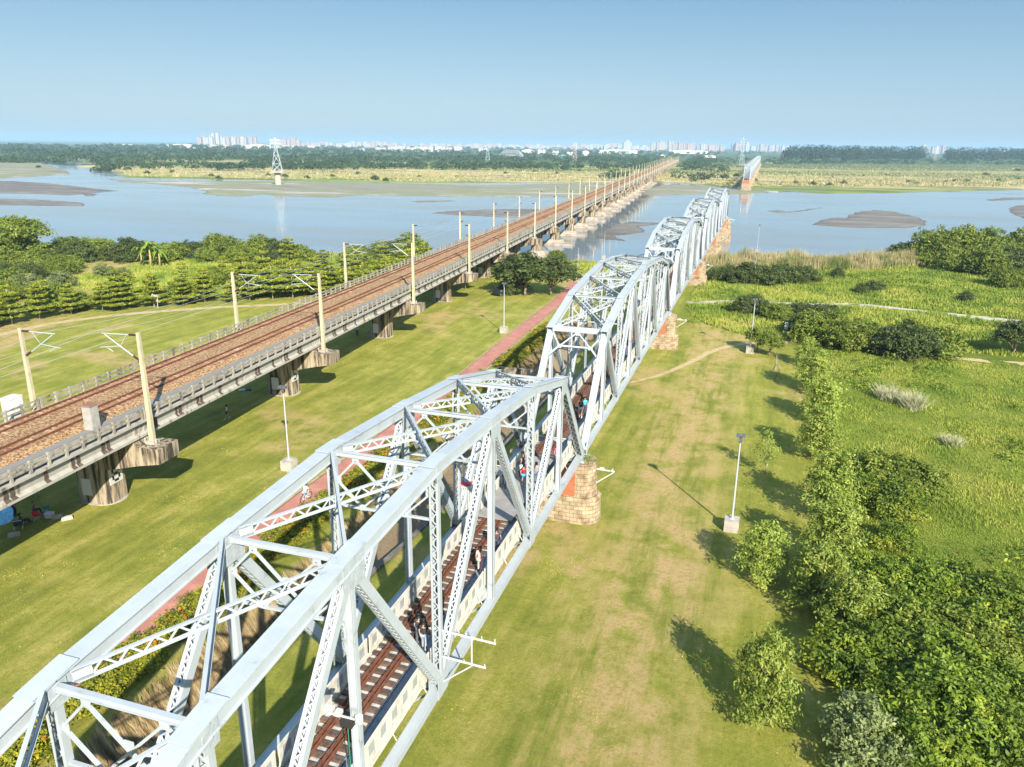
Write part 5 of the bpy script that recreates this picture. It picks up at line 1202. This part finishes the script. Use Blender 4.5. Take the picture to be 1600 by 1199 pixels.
def building(u, vb, wpx, hpx, k, m, D, lab, name='tower_block', cat='building', group='distant city buildings'):
    "vb: photo row of the base; D: distance"
    d = fw+rt2*((u-800)/FPX)+up2*((599.5-vb)/FPX); hd = math.hypot(d.x,d.y); p = CP+d*(D/hd); s = D/hd/FPX
    key = (k, m.name)
    if key not in BV: BV[key] = bmesh_variant(k).mesh('walls', m)
    o = link(name, BV[key], None, (p.x,p.y,-9), YAW*-1); w = wpx*s; h = hpx*s+(p.z+9); o.scale = (w, min(w,40), h)
    return tag(o, lab, cat, group)
rb = random.Random(12); cnt = 0
def block(u0, u1, n, vb, h0, h1, w, ks, ms, D, what, **kw):
    for i in range(n):
        u = u0+(u1-u0)*(i+.5)/n+rb.uniform(-.25,.25)*(u1-u0)/n
        building(u, vb, w*rb.uniform(.75,1.25), rb.uniform(h0,h1), rb.choice(ks), rb.choice(ms), D*rb.uniform(.96,1.04), ORD1(i)+' '+what+' from the left', **kw)
block(310,335,4,225,9,12,5.5,[1],[FA[1],FA[0]],5200,'apartment tower left of the twin towers')
building(334,225,5,15,0,FA[1],5200,'left one of the tall white twin towers in the city'); building(341,225,5,15.5,0,FA[1],5200,'right one of the tall white twin towers in the city')
block(348,402,8,225,9.5,11,6,[1,0],[FA[0],FA[1]],5200,'pinkish slab block right of the twin towers')
block(424,470,7,226,7,10,6,[1,2],[FA[0],FA[1]],6000,'pink and white block behind the tall pylon')
block(470,620,30,228,3,7,6,[0,1,2],[FA[0],FA[1],FA[2]],7000,'small city block right of the pylon')
block(620,800,34,230,2,6,6,[0,1,2],[FA[1],FA[0],FA[2]],8000,'small pale city block on the central skyline')
block(800,970,32,231,3,7,6,[0,1,2],[FA[1],FA[2],FA[0]],8000,'pale city block left of the domed hall')
building(980,233,13,13,2,FA[3],6500,'broad grey domed hall on the skyline')
block(988,1020,6,233,3,6,6,[0,2],[FA[1],FA[2]],7000,'white block right of the domed hall')
block(1018,1050,5,233,9,12,6,[1],[FA[0],FA[2]],6500,'pink apartment tower left of the viaduct end')
block(1052,1085,5,234,9,13,6,[1],[FA[0]],6500,'pink apartment tower above the viaduct end')
block(1088,1130,7,234,6,9,5.5,[1,0],[FA[0],FA[1]],7000,'pinkish tower right of the viaduct end')
block(1143,1170,5,233,8,11,5,[1,0],[FA[0],FA[3]],7000,'tower behind the far pylon')
block(1172,1232,12,233,3,7,5,[0,2],[FA[1],FA[3],FA[0]],8000,'pale block above the far truss spans')
block(1440,1478,7,235,3,8,5,[0,1],[FA[1],FA[0]],8000,'pale block in the gap between the tall woods')
block(590,722,9,236.5,5.5,7,15,[0,1],[FA[1]],3600,'long white terrace in front of the skyline', name='terrace_house', group='white terrace buildings')
for i,(u,v,w,h,m,D,lab) in enumerate(((198,231,44,5,SHED,4200,'long white factory hall at upper left'),(286,229,46,3.5,SHED,4600,'low white hall left of the towers'),(310,233,26,4,SHED,4300,'white sheds before the towers'),(345,233,30,6,FA[2],4400,'cream works building under the towers'),(405,231,40,5,SHED,4500,'long pale hall right of the towers'),(450,232,34,4,SHED,4500,'pale hall behind the pylon'),(488,232,18,4,SHED,4500,'white hall right of the pylon'),(522,246,11,4,SHED,2200,'white hut on the wooded plain'),(584,247,14,3.5,CONC,2300,'grey hut group on the plain'),(605,254,13,2,SHED,1800,'flat white roof in the fields'),(566,236,8,4,FA[1],3600,'small white block left of the long terrace'),(755,237,14,5,FA[1],3400,'white block left of the pale pylon'),(825,238,20,4,SHED,3400,'white hall right of the pale pylon'),(846,239,12,5,FA[1],3200,'white house group above the arch bridge'),(868,242,10,6,FA[1],2900,'pale house left of the red pylon'),(878,246,12,4,SHEDB,2700,'blue green shed below the pale houses'),(890,246,10,8,FA[1],2700,'tall white house by the red pylon'),(915,241,10,5,SHED,2900,'white gabled house right of the red pylon'),(1035,245,8,3,SHED,2700,'small white roof among trees by the viaduct'),(1108,246,16,3,SHED,2700,'small white roofs between the two bridge ends'),(1201,257,9,2.5,SHED,1900,'white roof just right of the far truss'),(1217,256,10,4,SHED,1900,'larger white roof right of the far truss'),(965,237,60,3,SHED,3900,'long low pale building under the domed hall'),(1075,237,60,2,SHED,4200,'long flat white roof near the viaduct end'))):
    building(u,v,w,h,3 if m in (SHED,SHEDB) else 1,m,D,lab,name='far_building',group='white sheds and houses on the far plain')

# ------------------------------------------------------------------ people and small things
SKIN = mat('skin', (.52,.31,.21), .6); HAIR = mat('black_hair', (.015,.012,.01), .6)
CM = {}
def cmat(c):
    if c not in CM: CM[c] = mat('cloth_%d' % len(CM), c, .85)
    return CM[c]
def skinned(name, verts, edges, radii, m, parent, sub=1):
    bm = bmesh.new(); lay = bm.verts.layers.skin.verify(); vs = []
    for i, (v, r_) in enumerate(zip(verts, radii)):
        q = bm.verts.new(v); rr = r_ if hasattr(r_,'__len__') else (r_,r_); q[lay].radius = rr; q[lay].use_root = (i == 0); vs.append(q)
    for a, b_ in edges: bm.edges.new((vs[a],vs[b_]))
    me = bpy.data.meshes.new(name); bm.to_mesh(me); bm.free(); me.materials.append(m)
    o = link(name, me, parent); md = o.modifiers.new('skin','SKIN'); md.use_smooth_shade = True
    s = o.modifiers.new('sub','SUBSURF'); s.levels = s.render_levels = sub
    return o
def pose(kind, ph=0.):
    J = dict(pel=(0,0,.94), waist=(0,0,1.08), chest=(0,.0,1.28), neck=(0,0,1.46), head=(0,.02,1.56), top=(0,.0,1.70), nose=(0,.125,1.59))
    for s, S in ((-1,'l'),(1,'r')):
        J[S+'sh']=(s*.17,0,1.41); J[S+'el']=(s*.23,-.02+.06*s*ph,1.15); J[S+'wr']=(s*.22,.06+.16*s*ph,.92); J[S+'hp']=(s*.1,0,.9); J[S+'kn']=(s*.11,.04-.16*s*ph,.5); J[S+'an']=(s*.11,-.02-.26*s*ph,.08); J[S+'to']=(s*.12,.14-.26*s*ph,.03)
    if kind == 'sit':
        dz = -.8
        for k in list(J): J[k] = (J[k][0], J[k][1], J[k][2]+dz)
        for s, S in ((-1,'l'),(1,'r')): J[S+'kn']=(s*.16,.42,.36); J[S+'an']=(s*.1,.72,.08); J[S+'to']=(s*.1,.85,.06); J[S+'wr']=(s*.15,.3,.35); J[S+'el']=(s*.24,.05,.38)
    if kind == 'chair':
        dz = -.42
        for k in list(J): J[k] = (J[k][0], J[k][1], J[k][2]+dz)
        for s, S in ((-1,'l'),(1,'r')): J[S+'kn']=(s*.13,.44,.5); J[S+'an']=(s*.12,.48,.08); J[S+'to']=(s*.12,.62,.03); J[S+'wr']=(s*.14,.34,.66); J[S+'el']=(s*.24,.06,.74)
    if kind == 'ride':
        f = .42
        for k in ('waist','chest','neck','head','top','nose','lsh','rsh'):
            x,y,z = J[k]; J[k] = (x, y+(z-.94)*f, z-.04)
        for s, S in ((-1,'l'),(1,'r')): J[S+'el']=(s*.25,.3,1.12); J[S+'wr']=(s*.2,.5,1.0); J[S+'kn']=(s*.12,.3+.1*s,.62+.14*s); J[S+'an']=(s*.12,.12+.1*s,.3+.1*s); J[S+'to']=(s*.12,.28+.1*s,.24+.1*s)
    if kind == 'lie':
        for k in list(J): x,y,z = J[k]; J[k] = (x, z-.9, .13+y*.5)
        for s, S in ((-1,'l'),(1,'r')): J[S+'wr']=(s*.55,.55,.06); J[S+'el']=(s*.38,.42,.08); J[S+'an']=(s*.2,-.82,.08); J[S+'to']=(s*.24,-.93,.12); J[S+'kn']=(s*.16,-.42,.12)
    return J
def person(x, y, z, rz, lab, top, legs, kind='stand', ph=0., shorts=False, hair=HAIR, sc=1., group=None, longhair=False, hat=None):
    t = thing('person', lab, 'person', (x,y,z), rz, group); t.scale = (sc,)*3; J = pose(kind, ph)
    K = ['pel','waist','chest','neck','head','top','nose']; Rr = [(.13,.1),(.12,.09),(.145,.1),.05,.095,.07,.018]; E = [(0,1),(1,2),(2,3),(3,4),(4,5),(4,6)]
    V = [J[k] for k in K]
    for S in 'lr':
        b0 = len(V)
        for k, r_ in (('sh',.055),('el',.04),('wr',.027)): V.append(J[S+k]); Rr.append(r_)
        E += [(2,b0),(b0,b0+1),(b0+1,b0+2)]
        w = Vector(J[S+'wr']); d = (w-Vector(J[S+'el'])).normalized(); V.append(tuple(w+d*.07)); Rr.append((.034,.018)); E.append((b0+2,b0+3)); s = -1 if S == 'l' else 1
        sd = d.cross(Vector((s,0,.1))).normalized()
        for q in range(4):
            base = w+d*.075+sd*(q-1.5)*.018; tip = base+d*(.07-.008*abs(q-1.3))+Vector((-s*.02,.01,0)); V.append(tuple(tip)); Rr.append(.008); E.append((b0+3,len(V)-1))
        V.append(tuple(w+d*.05+sd*.05)); Rr.append(.009); E.append((b0+2,len(V)-1))
        b1 = len(V)
        for k, r_ in (('hp',.09),('kn',.058),('an',.036),('to',.035)): V.append(J[S+k]); Rr.append(r_)
        E += [(0,b1),(b1,b1+1),(b1+1,b1+2),(b1+2,b1+3)]
    for s in (-1,1):
        h = Vector(J['head']); V.append(tuple(h+Vector((s*.098,0,.01)))); Rr.append(.016); E.append((4,len(V)-1))
    skinned('body', V, E, Rr, SKIN, t)
    V = [J['waist'],J['pel'],J['chest'],tuple(Vector(J['chest']).lerp(Vector(J['neck']),.75))]; Rr = [(.15,.12),(.155,.125),(.17,.125),.07]; E = [(0,1),(0,2),(2,3)]
    for S in 'lr': b0 = len(V); V += [J[S+'sh'], tuple(Vector(J[S+'sh']).lerp(Vector(J[S+'el']),.7))]; Rr += [.075,.06]; E += [(2,b0),(b0,b0+1)]
    skinned('shirt', V, E, Rr, cmat(top), t)
    V = [J['pel']]; Rr = [(.15,.12)]; E = []
    for S in 'lr':
        b0 = len(V); V += [J[S+'hp'],J[S+'kn']]; Rr += [.108,.082]; E += [(0,b0),(b0,b0+1)]
        if not shorts: V.append(J[S+'an']); Rr.append(.062); E.append((b0+1,b0+2))
        else: V[-1] = tuple(Vector(J[S+'hp']).lerp(Vector(J[S+'kn']),.8))
    skinned('trousers', V, E, Rr, cmat(legs), t)
    h = Vector(J['head']); tp = Vector(J['top']); d = (tp-h).normalized(); bk_ = (h-Vector(J['nose'])).normalized()
    V = [tuple(h+d*.07+bk_*.02), tuple(h+bk_*.055), tuple(h+d*.13)]; Rr = [.105,.075,.05]; E = [(0,1),(0,2)]
    if longhair: V.append(tuple(h+bk_*.09-d*.22)); Rr.append(.05); E.append((1,3))
    skinned('hair', V, E, Rr, hair, t)
    if hat: skinned('hat', [tuple(h+d*.1), tuple(h+d*.17)], [(0,1)], [.17,.08], cmat(hat), t)
    mb = MB()
    for s in (-1,1):
        e = h+Vector((s*.035,0,0))-bk_*.092+d*.01; mb.tube([e,e-bk_*.008],.012,6)
    mb.build('eyes', BLACK, t)
    mb = MB()
    for S in 'lr': a = Vector(J[S+'an']); b_ = Vector(J[S+'to']); mb.beam(a-(b_-a)*.4-Vector((0,0,.03)), b_+(b_-a)*.15-Vector((0,0,.0)), .09, .075)
    mb.build('shoes', cmat((.7,.7,.68)) if shorts else cmat((.05,.05,.06)), t)
    return t
DZ = .95
person(1.46,-21.9,DZ+.05,.2,'person with a long ponytail in a pink shirt walking on the bridge',(.75,.42,.4),(.75,.45,.42),ph=.6,longhair=True)
person(1.62,-19.3,DZ,.1,'person in dark clothes walking ahead of the pink shirt',(.06,.05,.07),(.05,.06,.09),ph=.7)
person(1.3,-29.6,DZ,.1,'person in a black vest with pale sleeves near the white bracket',(.035,.03,.035),(.3,.36,.42),ph=.5)
person(.85,-29.2,DZ,.3,'dark dressed person beside the one in the black vest',(.05,.045,.06),(.08,.09,.12),ph=-.4)
person(.5,-9.9,1.2,.2,'person in a maroon top and bright blue shorts on the platform',(.25,.02,.04),(.05,.4,.62),shorts=True,ph=.4)
person(-.75,-10.6,1.2,3.0,'person in jeans standing at the left of the platform',(.5,.47,.42),(.05,.09,.17),ph=.2)
person(-.3,-7.6,1.2,1.2,'person in black pushing a pram past the platform',(.03,.03,.035),(.08,.08,.1),ph=.5)
person(1.25,-9.2,1.2,.1,'person in a black and white check shirt and orange hat',(.25,.25,.26),(.12,.16,.25),ph=.5,hat=(.75,.35,.05))
person(1.75,-4.9,DZ,.0,'person in a magenta jacket by the right railing',(.7,.08,.42),(.15,.18,.3),ph=.3)
person(-1.0,-13.2,1.2,.9,'person in navy beside the slatted cabinet',(.03,.08,.3),(.04,.05,.09),ph=.3)
person(.95,6.9,DZ,3.3,'person in black and white on the second span, front of a pair',(.04,.035,.04),(.6,.6,.6),ph=.6,shorts=True)
person(1.15,7.7,DZ,3.2,'person in a turquoise top on the second span, behind the other',(.05,.45,.5),(.05,.06,.1),ph=.5)
person(1.3,29.5,DZ,.1,'person in navy walking in the middle of the second span',(.06,.08,.2),(.1,.12,.22),ph=.5)
person(1.1,31.5,DZ,.1,'person in maroon farther along the second span',(.16,.05,.06),(.05,.05,.07),ph=-.5)
person(.9,35.5,DZ,.1,'small dark figure at the far end of the second span',(.08,.06,.1),(.1,.1,.14),ph=.5)
person(-42.4,11.3,GZ,2.2,'person in white shirt and black shorts running in the viaduct shade',(.75,.77,.8),(.02,.02,.025),ph=.9,shorts=True)
person(-47.2,21.1,GZ,-1.2,'person in bright blue lying on the grass under the viaduct',(.02,.12,.5),(.7,.7,.72),kind='lie')
person(-48.2,53.1,GZ,.5,'person in pale blue standing near the third viaduct pier',(.5,.56,.75),(.05,.05,.08),ph=.4)
# pram
t = thing('pram', 'dark pram with a pale cover on the platform', 'pram', (.0,-8.4,1.2), .5)
mb = MB(); 
for xx in (-.22,.22):
    for yy2 in (-.3,.3): mb.tube([(xx-.02,yy2,.14),(xx+.02,yy2,.14)],.14,10)
mb.build('wheels', DARK, t); MB().hexa([(-.2,-.3,.4),(.2,-.3,.4),(.2,.35,.4),(-.2,.35,.4),(-.25,-.4,.7),(.25,-.4,.7),(.25,.4,.7),(-.25,.4,.7)]).build('basket', cmat((.08,.12,.12)), t)
mb = MB(); mb.beam((-.2,-.4,.68),(-.2,-.75,1.0),.03,.03); mb.beam((.2,-.4,.68),(.2,-.75,1.0),.03,.03); mb.beam((-.2,-.75,1),(.2,-.75,1),.03,.03); mb.build('handle', GALV, t); MB().tube([(-.24,.2,.72),(.24,.2,.72)],.2,10).build('hood', cmat((.65,.7,.72)), t)
# cyclist
def ringm(c, r_, tr, m_):
    pts = [(c[0], c[1]+r_*math.cos(a*math.pi/9), c[2]+r_*math.sin(a*math.pi/9)) for a in range(19)]; return MB().tube(pts, tr, 6, cap=False)
bx, by = -21.75, -4.6
t = thing('bicycle', 'white framed bicycle ridden along the red path', 'bicycle', (bx,by,GZ+.02), -.1)
for yy2 in (-.52,.52):
    w = ringm((0,yy2,.34),.32,.03,DARK).build('wheel', DARK, t); mb = MB()
    for a in range(6): mb.beam((0,yy2,.34),(0,yy2+.3*math.cos(a*1.047),.34+.3*math.sin(a*1.047)),.01,.01)
    mb.build('spokes', GALV, w)
mb = MB()
for a, b_ in (((0,-.52,.34),(0,-.1,.32)),((0,-.1,.32),(0,-.2,.8)),((0,-.2,.8),(0,.36,.82)),((0,-.1,.32),(0,.38,.75)),((0,-.52,.34),(0,-.2,.78)),((0,.52,.34),(0,.36,.9))): mb.tube([a,b_],.022,6)
mb.build('frame', WHITE, t); mb = MB(); mb.tube([(-.25,.42,1.0),(0,.38,.95),(.25,.42,1.0)],.018,6); mb.build('handlebar', DARK, t); MB().hexa([(-.07,-.32,.84),(.07,-.32,.84),(.04,-.06,.84),(-.04,-.06,.84),(-.07,-.32,.9),(.07,-.32,.9),(.03,-.06,.89),(-.03,-.06,.89)]).build('saddle', DARK, t)
person(bx,by-.2,GZ+.02,-.1,'person in white shirt and light blue shorts riding the bicycle',(.8,.78,.75),(.3,.5,.62),kind='ride',shorts=True)
# picnic under the viaduct
t = at(8,808,GZ)
def pl(u, v): p = at(u, v, GZ); return p.x, p.y
pp = [pl(*q) for q in ((-45,790),(5,778),(22,795),(20,812),(0,822),(-50,828))]
sheet('picnic_tarp', pp, GZ+.03, mat('blue_tarp',(.12,.5,.75),.5,var=[(.4,(.07,.36,.62)),(.6,(.2,.6,.82))],vs=2.5), 'bright blue picnic tarpaulin on the shaded grass', 'tarpaulin', kind='x')
del bpy.data.objects['picnic_tarp']['kind']
x,y = pl(24,806); person(x,y,GZ,-.6,'person in black standing on the blue tarpaulin, pink waistband',(.02,.02,.025),(.03,.03,.04),ph=.3)
x,y = pl(55,805); person(x,y,GZ+.02,-.5,'brown haired person in olive sitting by the picnic table',(.16,.13,.06),(.05,.05,.06),kind='chair',hair=mat('brown_hair',(.22,.09,.04)))
x,y = pl(33,818); person(x,y,GZ,-.9,'person in navy crouching at the picnic front',(.03,.04,.08),(.03,.035,.05),kind='sit')
x,y = pl(60,812)
t = thing('camping_chair', 'red folding camping chair at the picnic', 'chair', (x,y,GZ), .4)
mb = MB(); mb.box(-.28,.28,-.25,.25,.42,.46); mb.hexa([(-.28,-.27,.46),(.28,-.27,.46),(.28,-.23,.46),(-.28,-.23,.46),(-.28,-.4,.95),(.28,-.4,.95),(.28,-.36,.95),(-.28,-.36,.95)]); mb.build('seat', cmat((.5,.02,.05)), t)
for a, b_ in (((-.28,-.25,0),(.28,.25,.42)),((.28,-.25,0),(-.28,.25,.42)),((-.28,.25,0),(.28,-.25,.42)),((.28,.25,0),(-.28,-.25,.42))): MB().tube([a,b_],.015,5).build('leg', GALV, t)
x,y = pl(74,800); t = thing('camping_chair', 'teal folding camping chair at the right of the picnic', 'chair', (x,y,GZ), -.5)
mb = MB(); mb.box(-.28,.28,-.25,.25,.42,.46); mb.hexa([(-.28,-.27,.46),(.28,-.27,.46),(.28,-.23,.46),(-.28,-.23,.46),(-.28,-.4,.95),(.28,-.4,.95),(.28,-.36,.95),(-.28,-.36,.95)]); mb.build('seat', cmat((.0,.22,.26)), t)
for a, b_ in (((-.28,-.25,0),(.28,.25,.42)),((.28,-.25,0),(-.28,.25,.42))): MB().tube([a,b_],.015,5).build('leg', GALV, t)
x,y = pl(78,809); t = thing('cooler_box', 'white cool box at the right end of the picnic', 'cool box', (x,y,GZ), .3)
MB().hexa([(-.3,-.2,0),(.3,-.2,0),(.3,.2,0),(-.3,.2,0),(-.33,-.23,.42),(.33,-.23,.42),(.33,.23,.42),(-.33,.23,.42)]).build('box', WHITE, t); MB().box(-.34,.34,-.24,.24,.422,.5).build('lid', cmat((.6,.5,.7)), t)
x,y = pl(47,776); t = thing('picnic_table', 'low table with pale things on it behind the picnic', 'table', (x,y,GZ), .3)
MB().box(-.8,.8,-.35,.35,.5,.55).build('table_top', cmat((.45,.6,.75)), t)
for a in (-.7,.7):
    for b_ in (-.28,.28): MB().box(a-.02,a+.02,b_-.02,b_+.02,0,.5).build('leg', GALV, t)
x,y = pl(30,824); t = thing('stroller', 'dark stroller with white wheels at the front of the picnic', 'stroller', (x,y,GZ), .8)
mb = MB()
for a in (-.3,.3):
    for b_ in (-.45,.45): mb.tube([(a-.03,b_,.13),(a+.03,b_,.13)],.13,10)
mb.build('wheels', WHITE, t); MB().hexa([(-.28,-.5,.35),(.28,-.5,.35),(.28,.5,.35),(-.28,.5,.35),(-.32,-.55,.75),(.32,-.55,.75),(.32,.3,.6),(-.32,.3,.6)]).build('seat', cmat((.03,.035,.06)), t)
MB().beam((-.3,-.55,.7),(-.3,-.9,1.0),.03,.03).beam((.3,-.55,.7),(.3,-.9,1.0),.03,.03).beam((-.3,-.9,1.0),(.3,-.9,1.0),.03,.03).build('handle', GALV, t)
x,y = pl(35,813); tag(MB().hexa([(-.2,-.14,0),(.2,-.14,0),(.2,.14,0),(-.2,.14,0),(-.17,-.1,.4),(.17,-.1,.4),(.17,.1,.4),(-.17,.1,.4)]).beam((-.08,0,.4),(-.08,0,.5),.02,.02).beam((.08,0,.4),(.08,0,.5),.02,.02).beam((-.08,0,.5),(.08,0,.5),.02,.02).build('green_bag', cmat((.15,.4,.05))), 'light green shopping bag on the picnic stroller', 'bag').location = (x,y,GZ)
for i,(u,v) in enumerate(((90,810),(105,812),(22,838))):
    x,y = pl(u,v); o = MB().hexa([(-.45,-.18,0),(.45,-.18,0),(.45,.18,0),(-.45,.18,0),(-.4,-.13,.32),(.4,-.13,.32),(.4,.13,.32),(-.4,.13,.32)]).build('concrete_block', CONCL); o.location = (x,y,GZ); o.rotation_euler[2] = .9
    tag(o, ['short pale concrete block by the cool box','pale concrete block at the right of a pair on sunlit grass','mossy concrete block below the picnic tarpaulin'][i], 'concrete block', 'concrete kerb blocks')
# parked car under the viaduct
t = thing('parked_car', 'dark parked car in the viaduct shade behind the round trees', 'car', (-37.2,97,GZ), 1.3)
mb = MB(); mb.prism([(-2.1,.35),(2.15,.35),(2.2,.75),(1.3,.95),(.7,1.42),(-1.2,1.45),(-1.9,1.0),(-2.15,.9)], (0,-.85,0), (0,1.7,0), (1,0,0), (0,0,1)); mb.build('body', mat('car_paint',(.015,.018,.022),.25), t)
MB().prism([(1.2,.97),(.68,1.36),(-1.15,1.39),(-1.75,1.0)], (0,-.87,0), (0,1.74,0), (1,0,0), (0,0,1)).build('window', mat('car_glass',(.12,.15,.16),.1), t)
for a in (-1.35,1.35):
    for s in (-1,1): w = MB().tube([(a,s*.72,.33),(a,s*.9,.33)],.33,14).build('wheel', DARK, t); MB().tube([(a,s*.9,.33),(a,s*.91,.33)],.19,10).build('rim', GALV, w)
for s in (-1,1): MB().box(2.16,2.22,s*.6-.15,s*.6+.15,.6,.75).build('headlight', WHITE, t)
# sign board in the left lawn
x,y = pl(244,481); t = thing('notice_board', 'white notice board with pink and navy print beside the left path', 'sign', (x,y,GZ), -.35)
for a in (-.7,.7): MB().box(a-.05,a+.05,-.04,.04,0,2.7).build('leg', WHITE, t)
o = MB().box(-1.25,1.25,-.075,-.042,1.2,2.6).build('panel', WHITE, t); MB().hexa([(-.7,-.085,1.75),(-.1,-.085,1.6),(-.1,-.077,1.6),(-.7,-.077,1.75),(-.75,-.085,2.2),(-.15,-.085,2.2),(-.15,-.077,2.2),(-.75,-.077,2.2)]).build('navy_print', cmat((.04,.04,.15)), o); MB().box(-.05,.95,-.085,-.077,1.5,2.3).build('pink_print', cmat((.75,.35,.5)), o)
x,y = pl(1227,523); t = thing('marker_post', 'small white marker post in the grass by the dirt track', 'post', (x,y,GZ), 0)
MB().box(-.05,.05,-.05,.05,0,1.2).build('post', GALV, t); MB().box(-.3,.3,-.09,-.055,1.0,2.2).build('plate', WHITE, t)
x,y = pl(1183,547)
# weeds on the pier
t = thing('weed_tuft', 'leafy weed growing on top of the nearest stone pier', 'weed', (3.2,.1,-.55)); r5 = np.random.default_rng(3)
C = r5.normal(size=(160,3))*np.array([.35,.3,.22])+np.array([0,0,.35]); link('leaves', fast_mesh('leaves', leafcloud(C, np.tile([0,0,1.],(160,1)), .16, r5), 4, L_BUSH), t)
MB().tube([(0,0,0),(.1,0,.5)],[.02,.01],5).build('stem', TRUNK, t)

# ------------------------------------------------------------------ haze
hm = bpy.data.materials.new('thin_haze'); hm.use_nodes = True; n = hm.node_tree.nodes; n.remove(n['Principled BSDF'])
pv = n.new('ShaderNodeVolumePrincipled'); pv.inputs['Density'].default_value = .00011; pv.inputs['Color'].default_value = (.5,.78,1,1); pv.inputs['Anisotropy'].default_value = 0
hm.node_tree.links.new(pv.outputs[0], n['Material Output'].inputs['Volume'])
tag(MB().box(-31000,31000,-260,41000,-14,130).build('haze', hm), 'thin blue air haze over the plain', 'haze', kind='stuff')
